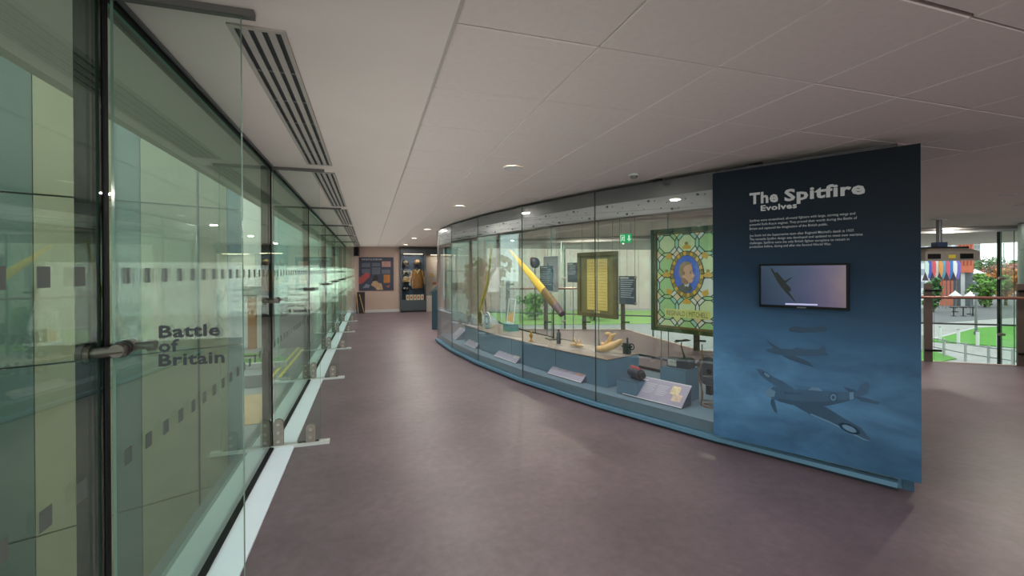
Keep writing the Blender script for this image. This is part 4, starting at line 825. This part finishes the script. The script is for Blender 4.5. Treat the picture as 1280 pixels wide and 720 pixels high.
MB().box(-.59, .55, 0, .43, 0, .60).build('base_cabinet', PC, t); MB().box(-.59, .55, 0, .43, 2.16, 2.36).build('head_box', cwood, t); MB().box(-.59, .55, .38, .43, .6, 2.16).build('back_panel', PC, t); MB().box(.5, .55, 0, .38, .6, 2.16).build('side_panel', PC, t)
for z in (1.0, 1.32): MB().box(-.58, .5, .1, .38, z, z + .012).build('shelf', [G_BACK], t)
MB().box(-.4, .4, .06, .14, 2.145, 2.159).build('lamp_strip', emit('warm_strip', (255, 226, 190), 4), t)
ld = bpy.data.lights.new('case_lamp', 'AREA'); ld.shape = 'RECTANGLE'; ld.size = .7; ld.size_y = .1; ld.energy = 4; ld.color = (1, .86, .7); lo = bpy.data.objects.new('lamp', ld); COL.objects.link(lo); lo.parent = t; lo.location = (0, .12, 2.14)
for k, (x, z, c, lab) in enumerate([(-.36, 1.332, (196, 158, 66), 'yellow ribboned medal box on the upper shelf of the pale wall case'), (-.1, 1.332, (198, 166, 84), 'second yellow box on the upper shelf of the pale wall case'), (-.25, 1.012, (150, 74, 52), 'red brown box on the lower shelf of the pale wall case')]):
    b = thing('small_box', lab, 'box', (2.65 + x, 17.2, z)); MB().box(-.06, .06, -.05, .05, 0, .08).build('box_body', mat('small_box_%d' % c[0], c, .5), b); MB().box(-.062, .062, -.052, .052, .08, .095).build('lid', mat('small_lid_%d' % c[0], [v * .7 for v in c], .5), b)
tag(MB().box(1.10, 3.35, 16.98, 17.45, 2.362, H - .001).build('wall_far_bulkhead', mat('bulkhead_dark', (64, 62, 60), .7)), kind='structure')
tag(MB().box(3.24, 3.36, 12.9, 17.6, -.3, H).build('wall_right', PLAS), kind='structure')

# exit sign hung beyond the case
def look(px_dir, dist): return (px_dir[0] * dist, px_dir[1] * dist)
t = thing('exit_sign', 'green illuminated emergency exit sign with running figure and down arrow', 'sign', (4.72, 7.50, 2.15), R(-31.5))
MB().box(-.115, .115, -.02, .02, -.085, .085).build('sign_box', emit('exit_green', (0, 168, 92), .9), t); EW = emit('exit_white', (220, 250, 232), .9)
MB().prism([(.06, -.06), (.10, -.01), (.075, -.01), (.075, .06), (.045, .06), (.045, -.01), (.02, -.01)], -.022, -.0202).build('arrow', EW, t)
d_ = MB(); d_.box(-.10, -.02, -.0215, -.0202, .052, .06); d_.box(-.10, -.09, -.0215, -.0202, -.06, .052); d_.box(-.03, -.02, -.0215, -.0202, -.06, .052); d_.build('door_outline', EW, t)
MB().prism([(-.075, -.05), (-.062, -.02), (-.045, -.05), (-.036, -.045), (-.052, -.005), (-.05, .02), (-.036, .01), (-.034, .018), (-.052, .034), (-.066, .03), (-.078, .008), (-.072, .004), (-.063, .018), (-.068, -.01), (-.084, -.046)], -.022, -.0202).build('running_figure', EW, t)
for x in (-.09, .09): MB().cyl((x, 0, .085), (x, 0, H - 2.15), .004, .004, 6).build('suspension_rod', ALU, t)

# ================================================================== ATRIUM EDGE ON THE RIGHT
POST = mat('balustrade_bronze', (88, 78, 72), .4, .4)
def balustrade(P, Q, n, label, skip0=False):
    P = Vector((*P, 0)); Q = Vector((*Q, 0)); d = (Q - P); L = d.length; rz = math.atan2(d.y, d.x)
    t = thing('balustrade', label, 'balustrade', P, rz)
    st = L / n
    for k in range(n + 1):
        p_ = MB().box(k * st - .055, k * st + .055, .0, .022, 0.008, 1.29).build('post', POST, t)
        for z in (.2, 1.18): MB().cyl((k * st - .05, -.02, z), (k * st + .16, -.02, z), .018, .018, 10).build('glass_clip', DARKM, p_)
    MB().cyl((-.3 if not skip0 else 0, -.05, 1.07), (L, -.05, 1.07), .024, .024, 12).build('handrail', mat('handrail_brown', (126, 88, 78), .35, .3), t)
    for k in range(n): MB().box(k * st + .07, (k + 1) * st - .07, -.006, .006, .05, 1.02, 0, 'y').build('glass_panel', [G_BACK, EDGE], t)
o_ = (E0[0] + EX * .1, E0[1] + EY * .1); s_e = .1
A0_ = (8.76, 4.885); d0 = 1.175
nb = 3
balustrade((A0_[0] - EX * d0 * nb - .03, A0_[1] - EY * d0 * nb - .03), (A0_[0] + EX * d0 * 5 - .03, A0_[1] + EY * d0 * 5 - .03), nb + 5, 'glass balustrade with bronze posts along the right edge of the floor')
balustrade((3.45, 11.10), (6.2, 10.0), 3, 'far glass balustrade seen through the curved case', True)
# projector
t = thing('projector', 'large pale projector on a ceiling pole by the right windows', 'projector', (10.05, 5.42, 0), R(-28))
MB().cyl((0, 0, 1.98), (0, 0, H), .045, .045, 14).build('pole', ALU, t); MB().cyl((0, 0, H - .02), (0, 0, H), .12, .12, 20).build('ceiling_plate', WHITE, t); MB().box(-.08, .08, -.08, .08, 1.93, 2.02).build('yoke', mat('yoke_blue', (42, 62, 96), .5), t)
PB = mat('projector_body', (132, 126, 118), .45); b_ = MB(); b_.add([(-.42, -.3, 1.68), (.42, -.3, 1.68), (.42, .3, 1.68), (-.42, .3, 1.68), (-.42, -.3, 1.84), (.42, -.3, 1.84), (.42, .3, 1.84), (-.42, .3, 1.84), (-.3, -.22, 1.90), (.3, -.22, 1.90), (.3, .22, 1.90), (-.3, .22, 1.90)],
   [(0, 3, 2, 1), (0, 1, 5, 4), (1, 2, 6, 5), (2, 3, 7, 6), (3, 0, 4, 7), (4, 5, 9, 8), (5, 6, 10, 9), (6, 7, 11, 10), (7, 4, 8, 11), (8, 9, 10, 11)]); b_.build('body', PB, t)
MB().box(-.31, .31, -.23, .23, 1.9, 1.93).build('top_frame', BLACK, t)
for x in (-.30, .20): MB().box(x - .08, x + .12, -.308, -.3, 1.71, 1.80).build('air_grille', DARKM, t)
MB().box(-.06, .05, -.306, -.3, 1.72, 1.78).build('yellow_label', mat('label_yellow', (206, 190, 60), .5), t)
# right facade
NRM = (.5855, .8107); F0 = (7.318, 10.134); FA = math.atan2(EY, EX); ks_ = [-4.9, -2.5, -.1, 2.3, 4.7, 7.1, 9.5, 11.9]
for k in range(len(ks_) - 1):
    wno += 1; w_ = struct('window_%d' % wno); w_.location = (F0[0] + EX * ks_[k], F0[1] + EY * ks_[k], 0); w_.rotation_euler[2] = FA; L = ks_[k + 1] - ks_[k]
    MB().box(.012, L - .012, 0, .012, -3.6, 2.33, 0, 'y').build('pane', [G_BACK, EDGE], w_); MB().box(L - .022, L + .022, -.03, .04, -3.6, 2.35).build('mullion', DARKM, w_)
    MB().box(0, L, -.04, .05, 2.33, H + .1).build('head_rail', WHITE, w_); MB().box(0, L, -.02, .03, .28, .315).build('transom', ALU, w_)
    f_ = thing('glass_fin', ('clear glass fin beside the dark mullion at the right windows' if k == 4 else ('first', 'second', 'third', 'fourth', '', 'last, out of frame', 'outermost')[k] + ' glass fin from the left at the windows beyond the case'), 'glass fin', (F0[0] + EX * ks_[k + 1], F0[1] + EY * ks_[k + 1], 0), FA, 'glass fins along the right windows')
    MB().box(-.009, .009, -.42, -.035, -3.6, 2.32, 0, 'x').build('glass_blade', [G_FIN, EDGE], f_)
    for z in (.1, 1.32): MB().cyl((-.05, -.06, z), (.05, -.06, z), .03, .03, 12).build('clamp', STEEL, f_)
tag(MB().box(-6, 14, -.1, .6, H - .06, H + .1).build('trim_5', mat('soffit_edge', (150, 146, 142), .8), None, (F0[0], F0[1], 0), FA), kind='structure')
COLM = mat('column_cladding', (104, 122, 114), .4, .1, .05, 4)
t = thing('clad_column', 'grey green clad round column at the right edge of the photo', 'column', (12.80, 5.28, -3.6)); t['kind'] = 'structure'
for z0, z1 in ((0, 2.4), (2.405, 4.6), (4.605, 5.5), (5.505, 6.05)): MB().lathe([(.27, z0), (.27, z1)], n=28, smooth=True).build('cladding_band', COLM, t)

# ================================================================== OUTSIDE
G = -3.6
def ground(name, poly, z, m, lab=None): return tag(MB().slab(poly, z - .05, z).build(name, m), kind='structure')
PAVE = mat('paving_grey', (146, 144, 141), .8, 0, .1, 1.5)
ASPH = mat('asphalt', (98, 97, 100), .9, 0, .12, 3)
GRASS = mat('lawn_green', (70, 132, 22), .9, 0, .25, 5, .3)
KERB = mat('kerb_pale', (176, 175, 170), .8)
ground('ground', [(-140, -60), (220, -60), (220, 180), (-140, 180)], G, PAVE)
# right: lawn, paths, street
ground('lawn', [(37.2, 20.8), (49.3, 24.0), (56, 23.6), (60, 20), (58, 12), (40.0, 15.6), (38.6, 18.6)], G + .06, GRASS)
ground('lawn', [(26, 19.5), (33.5, 18.6), (31.5, 16.2), (26.5, 15.6)], G + .06, GRASS)
ground('lawn', [(12, 40), (40, 32), (44, 44), (14, 54)], G + .05, mat('lawn_pale', (128, 160, 84), .9, 0, .2, 4, .3))
ground('street', [(40, 27.5), (80, 28), (120, 40), (120, 60), (62, 36), (44, 33)], G + .02, ASPH)
MB_ = MB(); MB_.tube([(37.2, 20.8, G + .06), (49.3, 24.0, G + .06), (58, 23.6, G + .06)], .09, 6); tag(MB_.build('kerb', KERB), kind='structure')
# left: terrace by the neighbour building, lawns, road
ground('lawn', [(-30, 27.0), (-4.6, 27.2), (-4.6, 29.0), (-30, 30.4)], G + .12, GRASS); ground('lawn', [(-30, 31.8), (-6.2, 30.4), (-6.2, 31.0), (-30, 33.4)], G + .12, GRASS)
tag(MB().slab([(-30, 26.4), (-4.3, 26.4), (-4.3, 26.9), (-30, 26.9)], G, G + .30).build('kerb', KERB), kind='structure')
tag(MB().slab([(-30, 22.4), (-4.3, 22.3), (-4.3, 22.6), (-30, 22.6)], G, G + .55).build('garden_wall', mat('garden_wall_grey', (140, 142, 142), .8, 0, .1, 4)), kind='structure')
ground('path', [(-30, 13), (-3.3, 17), (-3.9, 21), (-30, 20)], G + .02, mat('orange_paving', (196, 160, 118), .8, 0, .12, 2))
ground('road', [(-5.0, 24), (4.5, 24), (6, 80), (-6.5, 80)], G + .015, ASPH)
YLN = mat('road_yellow', (226, 196, 60), .8)
for x in (-4.62, -4.25): ground('yellow_line', [(x, 24), (x + .14, 24), (x + .10, 60), (x - .04, 60)], G + .022, YLN)

# neighbouring clad building
bd = Vector((math.sin(R(64)), math.cos(R(64)), 0)); BP = Vector((-3.882, 8.25, 0)); bz = math.atan2(bd.y, bd.x)
t = thing('clad_building', 'neighbouring building with beige and teal cladding strips outside the left glass', 'building', BP, bz)
MB().box(-16, 1.86, .06, 2.2, G, 10).build('core_wall', mat('joint_shadow', (62, 66, 66), .9), t)  # dark wall that shows in the joints between the panels
BE = mat('cladding_beige', (134, 128, 102), .65, 0, .04, 3); TE = mat('cladding_teal', (74, 88, 80), .5, 0, .05, 3); BL = mat('cladding_blue_grey', (98, 120, 132), .45, 0, .05, 3)
bands = [(.00 + .18, .498, TE), (.512, 1.24, BE), (1.275, 1.675, BE), (1.685, 1.86, BL), (-.645, .168, BE)]
x = -.655
while x > -15:
    bands += [(x - .40, x, TE), (x - .40 - .012 - .78, x - .412, BE)]; x -= 1.204
rows = [-4.556 + 2.4 * k for k in range(7)]
pm_ = {}
for a, b, m in bands:
    for k in range(6):
        z0 = max(rows[k] + .012, G); z1 = min(rows[k + 1] - .012, 10)
        key = (round(b - a, 3), round(z1 - z0, 3), m.name)
        if key not in pm_: pm_[key] = MB().box(0, b - a, 0, .06, 0, z1 - z0).mesh('wall_panel', m)
        share('wall_panel', pm_[key], t, (a, .02 if m is TE else 0, z0))
# corner return of that building
BLK = (1.86 + .001, 9)
for k in range(6):
    z0 = max(rows[k] + .012, G); z1 = min(rows[k + 1] - .012, 10)
    for q in range(2): MB().box(1.861, 1.90, .0 + q * 1.1, 1.085 + q * 1.1, z0, z1).build('return_panel', BL if q == 0 else BE, t)
# pale buildings across the road (left view and reflections)
def building(name, label, loc, rz, w, d, h, m, nwx, nwz, wcol=(110, 124, 132), extra=None, sill=1.0, group=None):
    t = thing(name, label, 'building', loc, rz, group)
    MB().box(0, w, 0, d, 0, h).build('wall', m, t); MB().box(-.2, w + .2, -.2, d + .2, h, h + .35).build('roof', mat('roof_grey', (128, 128, 130), .8), t)
    if nwx:
        wm = MB().box(0, w / nwx * .55, -.06, 0, 0, h / nwz * .5).mesh('window', mat('window_dark_%d' % wcol[0], wcol, .15)); fm = MB().box(-.08, w / nwx * .55 + .08, -.10, -.06, -.1, -.02).mesh('window_sill', WHITE)
        for i in range(nwx):
            for j in range(nwz): o = share('window', wm, t, (w / nwx * (i + .22), 0, sill + h / nwz * j)); share('window_sill', fm, o)
    if extra: extra(t)
    return t
CREAM = mat('cream_render', (232, 230, 218), .8, 0, .03, 1)
def ex_cream(t):
    MB().box(0, 18, -.5, 0, 3.55, 4.15).build('canopy_band', mat('band_green', (84, 104, 88), .6), t); MB().box(0, 17.2, -.12, 0, .1, 3.5).build('lower_wall', mat('white_render', (236, 240, 240), .8), t)
    MB().box(17.25, 17.7, -.35, .0, 0, 3.55).build('corner_post', mat('post_orange', (170, 112, 66), .7), t)
building('cream_building', 'cream building with white lower wall across the road, through the left glass', (-24.8, 35.6, G), R(-6), 18, 10, 14, CREAM, 0, 0, extra=ex_cream)
def ex_dark(t): MB().box(.3, 2.4, -.06, 0, .0, 3.0).build('doorway', mat('door_pink_grey', (112, 98, 108), .6), t); MB().box(2.6, 3.6, -.12, -.04, .9, 3.4).build('sign_board', mat('sign_white', (222, 230, 222), .6), t)
building('teal_building', 'pale teal building with a doorway beyond the cream building', (-6.0, 33.2, G), R(-4), 3.6, 9, 13, mat('teal_render', (146, 176, 168), .7), 0, 0, extra=ex_dark)
def ex_b2(t):
    pm = MB().box(0, 2.98, -.05, 0, 0, 1.18).mesh('wall_panel', BE)
    for i in range(3):
        for j in range(12): share('wall_panel', pm, t, (i * 3, 0, j * 1.2))
building('far_clad_building', 'beige panelled building at the end of the road, through the left glass', (-1.5, 50, G), R(3), 9, 10, 14.5, mat('joint_shadow', (62, 66, 66)), 0, 0, extra=ex_b2)
# pale building behind the lawn, seen through the case
def ex_hall(t):
    pm = MB().box(0, 1.46, -.15, 0, 0, 17.5).mesh('wall_panel', mat('hall_pale', (196, 178, 166), .7, 0, .04, .5))
    for i in range(24): share('wall_panel', pm, t, (i * 1.5, 0, 0))
building('pale_hall', 'long pale building of upright panels beyond the lawn, seen through the case', (11, 58, G), R(-17), 36, 10, 18, mat('hall_joint', (120, 118, 114), .8), 0, 0, extra=ex_hall)

# right view: terracotta tower and neighbours
def at(px, t):                                   # a direction on the map and a distance along the view
    u = (px - 640) / 556.1; return (t * (.3059 + .9521 * u), t * (.9521 - .3059 * u))
TER = mat('terracotta', (196, 104, 76), .7, 0, .08, 2); TERD = mat('terracotta_dark', (128, 62, 48), .7)
vx, vy = at(1197, 60); ang = math.atan2(-.3059, .9521) - R(45)
t = thing('terracotta_tower', 'terracotta ribbed tower block beyond the right windows', 'building', (vx, vy, G), ang)
MB().box(0, 1.5, 0, 3, 4.55, 14).build('upper_wall', TER, t)
for q in range(4): MB().box(.2 + q * .34, .30 + q * .34, -.06, 0, 5.5, 14).build('rib_slot', TERD, t)
MB().box(-1.75, -.45, .0, 3, 0, 4.5).build('lower_wall', TER, t)
for q in range(3): MB().box(-1.55 + q * .4, -1.43 + q * .4, -.06, .0, 1.0, 4.4).build('slot_window', TERD, t)
MB().box(.3, .7, .4, .8, 0, 4.55).build('white_column', WHITE, t); MB().box(-.45, 1.5, 2.6, 3, 0, 4.55).build('glazed_wall', mat('glazed_blue', (126, 142, 150), .2), t)
vx, vy = at(1148, 95)
t = building('white_office', 'white banded office building behind the projector', (vx, vy, G), ang, 6.6, 10, 16, mat('office_white', (214, 216, 218), .7), 5, 6, (150, 158, 166))
vx, vy = at(1217, 170); building('grey_tower', 'slim grey tower behind the terracotta tower', (vx, vy, G), ang, 1.8, 6, 17, mat('tower_grey', (140, 140, 136), .8), 2, 6)
vx, vy = at(1214, 80); building('white_pavilion', 'low white roofed building between trees beyond the street', (vx, vy, G), ang, 3.6, 6, 3.4, mat('pavilion_wall', (188, 190, 190), .7), 4, 1)
vx, vy = at(1236, 118); building('brick_house', 'small red brick house behind the green tree', (vx, vy, G), ang, 1.8, 6, 6.5, mat('brick_red', (170, 110, 92), .8), 2, 3)
# feather flags
fl_c = [(196, 214, 206), (74, 96, 190), (206, 84, 96), (220, 210, 190), (214, 150, 80), (90, 170, 200), (200, 90, 110), (60, 130, 200), (226, 226, 220), (120, 110, 190)]
fl_n = ['pale green', 'deep blue', 'red', 'cream', 'orange', 'light blue', 'crimson', 'bright blue', 'white', 'violet']
for k in range(10):
    px_ = 1156 + k * 4.4; vx, vy = at(px_, 56 + (k % 2))
    t = thing('feather_flag', '%s feather flag in the row below the projector' % fl_n[k], 'flag', (vx, vy, G), ang, 'feather flags by the street')
    MB().cyl((0, 0, 0), (0, 0, 6.3), .03, .02, 6).build('pole', ALU, t)
    MB().prism([(.02, 3.9), (.20, 3.7), (.38, 4.6), (.40, 5.7), (.24, 6.2), (.02, 6.3)], -.01, .01).build('banner', mat('flag_%d_%d' % fl_c[k][:2], fl_c[k], .7), t)
    if k % 2 == 0: MB().prism([(-.25, 3.6), (.35, 3.6), (.05, 4.7)], -.04, -.02).build('dark_pennant', mat('pennant_dark', (58, 50, 62), .7), t)
# parasols at the cafe
for k, (px_, d_, w_, zt) in enumerate([(1194, 52, .72, 1.7), (1213, 49, .72, 1.8), (1219, 74, 1.2, 4.2)]):
    vx, vy = at(px_, d_); t = thing('parasol', ('left white cafe parasol by the terracotta tower', 'right white cafe parasol by the green bush', 'small white canopy higher up beside the bush')[k], 'parasol', (vx, vy, G), 0, 'white parasols')
    MB().lathe([(w_, zt), (w_ * .98, zt + .12), (.06, zt + .75), (.02, zt + .85)], n=8, smooth=False).build('canopy', WHITE, t); MB().cyl((0, 0, 0), (0, 0, zt + .7), .04, .04, 8).build('pole', ALU, t); MB().cyl((0, 0, 0), (0, 0, .1), .3, .3, 12).build('base', BLACK, t)
for k in range(3):
    vx, vy = at(1192 + k * 12, 47.5); t = thing('cafe_table', '%s dark cafe table from the left, on the street by the white parasols' % ('first', 'second', 'third')[k], 'table', (vx, vy, G), 0, 'dark cafe tables')
    MB().cyl((0, 0, .9), (0, 0, 1.0), .35, .35, 12).build('tabletop', BLACK, t); MB().cyl((0, 0, 0), (0, 0, .9), .05, .05, 8).build('leg', DARKM, t); MB().cyl((0, 0, 0), (0, 0, .05), .25, .25, 12).build('base', DARKM, t)
# bollards and low railing
bp = [(38.06, 20.50), (37.6, 19.24), (37.6, 18.25), (37.69, 17.29)]; bl = ['first', 'second', 'third', 'fourth']
for k, (x, y) in enumerate(bp):
    t = thing('bollard', '%s white bollard from the left along the lawn edge' % bl[k], 'bollard', (x, y, G), 0, 'white bollards by the lawn')
    MB().cyl((0, 0, 0), (0, 0, 1.0), .085, .085, 14).build('shaft', mat('bollard_white', (206, 208, 206), .6), t); MB().lathe([(.085, 1.0), (.08, 1.04), (.03, 1.07)], n=14).build('cap', ALU, t)
rp = [(32.4, 18.3), (31.738, 16.905), (31.199, 15.653), (31.04, 14.618), (30.94, 13.654), (30.8, 12.4), (30.7, 11.0)]
t = thing('path_railing', 'low grey railing along the pale path beyond the balustrade', 'railing', (*rp[0], G))
rv = [Vector((x - rp[0][0], y - rp[0][1], 0)) for x, y in rp]
for p in rv: MB().box(p.x - .045, p.x + .045, p.y - .05, p.y + .05, 0, 1.05).build('post', mat('rail_pale', (168, 170, 170), .5, .2), t)
for z in (.45, .95): MB().tube([p + Vector((0, 0, z)) for p in rv], .03, 6).build('rail', ALU, t)
def lamp_post(px_, d_, h, label):
    vx, vy = at(px_, d_); t = thing('lamp_post', label, 'lamp post', (vx, vy, G)); MB().cyl((0, 0, 0), (0, 0, h), .09, .06, 10).build('pole', ALU, t); MB().cyl((-.3, 0, h), (.3, 0, h), .06, .05, 8).build('lantern', mat('lantern_grey', (90, 92, 96), .4), t); MB().cyl((0, 0, 0), (0, 0, .3), .14, .14, 10).build('base', ALU, t)
lamp_post(1220, 34, 3.2, 'grey post standing in the lawn beyond the balustrade'); lamp_post(1255, 80, 9.5, 'thin grey lamp post among the far trees')
# trees
LEAFM = {}
def tree(label, x, y, h, w, c, seed, trunk=.35, name='tree', n=1500, leaf=.24, z=G):
    t = thing(name, label, 'tree' if name == 'tree' else 'shrub', (x, y, z)); rn = random.Random(seed)
    mb = MB(); mb.tube([(0, 0, 0), (.05 * w, 0, h * .3), (-.03 * w, .04 * w, h * .6), (0, 0, h * .85)], [w * .05, w * .04, w * .03, w * .01], 8)
    for q in range(6):
        a = q * 1.05; mb.tube([(0, 0, h * (trunk + .06 * q)), (w * .3 * math.cos(a), w * .3 * math.sin(a), h * (trunk + .16 + .06 * q))], [w * .02, w * .006], 6)
    mb.build('trunk', mat('bark', (92, 76, 60), .9, 0, .2, 6), t)
    clumps = [(rn.gauss(0, .24) * w, rn.gauss(0, .24) * w, h * (trunk + (1 - trunk) * (.15 + .75 * rn.random())), rn.uniform(.16, .3) * w) for _ in range(16)]
    m = MB()
    for q in range(n):
        cx, cy_, cz, r = rn.choice(clumps); d = Vector((rn.gauss(0, 1), rn.gauss(0, 1), rn.gauss(0, 1))).normalized() * r * rn.uniform(.55, 1)
        p = Vector((cx, cy_, cz)) + d; a = Vector((rn.gauss(0, 1), rn.gauss(0, 1), rn.gauss(0, 1))).normalized() * leaf; b = a.orthogonal().normalized() * leaf * .7
        m.add([p - a, p - b, p + a, p + b], [(0, 1, 2, 3)], q % 2)
    m2 = mat('leaf_%d_%d_%d' % c, c, .7, 0, .25, 2); c2 = tuple(int(v * .72) for v in c); m3 = mat('leaf_%d_%d_%d' % c2, c2, .7, 0, .25, 2)
    tag(m.build('foliage', [m2, m3], t), kind='stuff')
for args in [('large green tree beyond the street, above the white pavilion', 1228, 96, 7.0, 7.0, (92, 122, 64), 1, .2), ('green tree left of the dark mullion in the distance', 1245, 105, 7.4, 9, (100, 128, 72), 2, .1),
             ('rounded green bush by the cafe parasols', 1231, 58, 4.3, 2.8, (104, 150, 60), 3, .05), ('orange autumn tree right of the dark mullion', 1257, 61, 4.9, 3.6, (196, 132, 56), 4, .1),
             ('red leaved tree above the orange tree', 1263, 84, 5.4, 6, (176, 104, 90), 5, .2), ('green tree at the far right behind the column', 1277, 96, 7.0, 7, (110, 138, 80), 6, .2),
             ('dark green hedge tree behind the first balustrade post', 1167, 52, 4.2, 1.7, (70, 120, 66), 7, .02), ('tall green tree behind the white office', 1213, 185, 9, 12, (110, 134, 84), 8, .2)]:
    x, y = at(args[1], args[2]); tree(args[0], x, y, args[3], args[4], args[5], args[6], args[7])
tree('young tree with orange and green leaves outside the left glass, seen only in reflection', -6.2, 3.9, 4.4, 1.7, (150, 120, 44), 9, .45, n=500, leaf=.12)
for k, (px_, d_, h, w, c) in enumerate([(668, 46, 2.6, 2.2, (120, 156, 80)), (742, 45, 2.4, 2.0, (112, 150, 78))]):
    x, y = at(px_, d_); tree(('left', 'right')[k] + ' small round tree on the lawn seen through the case', x, y, h, w, c, 20 + k, .15, n=600)
for k, (x, y, h, w) in enumerate([(-12, 29.8, 5.5, 3.2), (-17, 29.5, 6, 3.6)]):
    tree(('nearer', 'farther')[k] + ' green tree on the left lawn, behind the clad building', x, y, h, w, (100, 140, 64), 30 + k, .3)
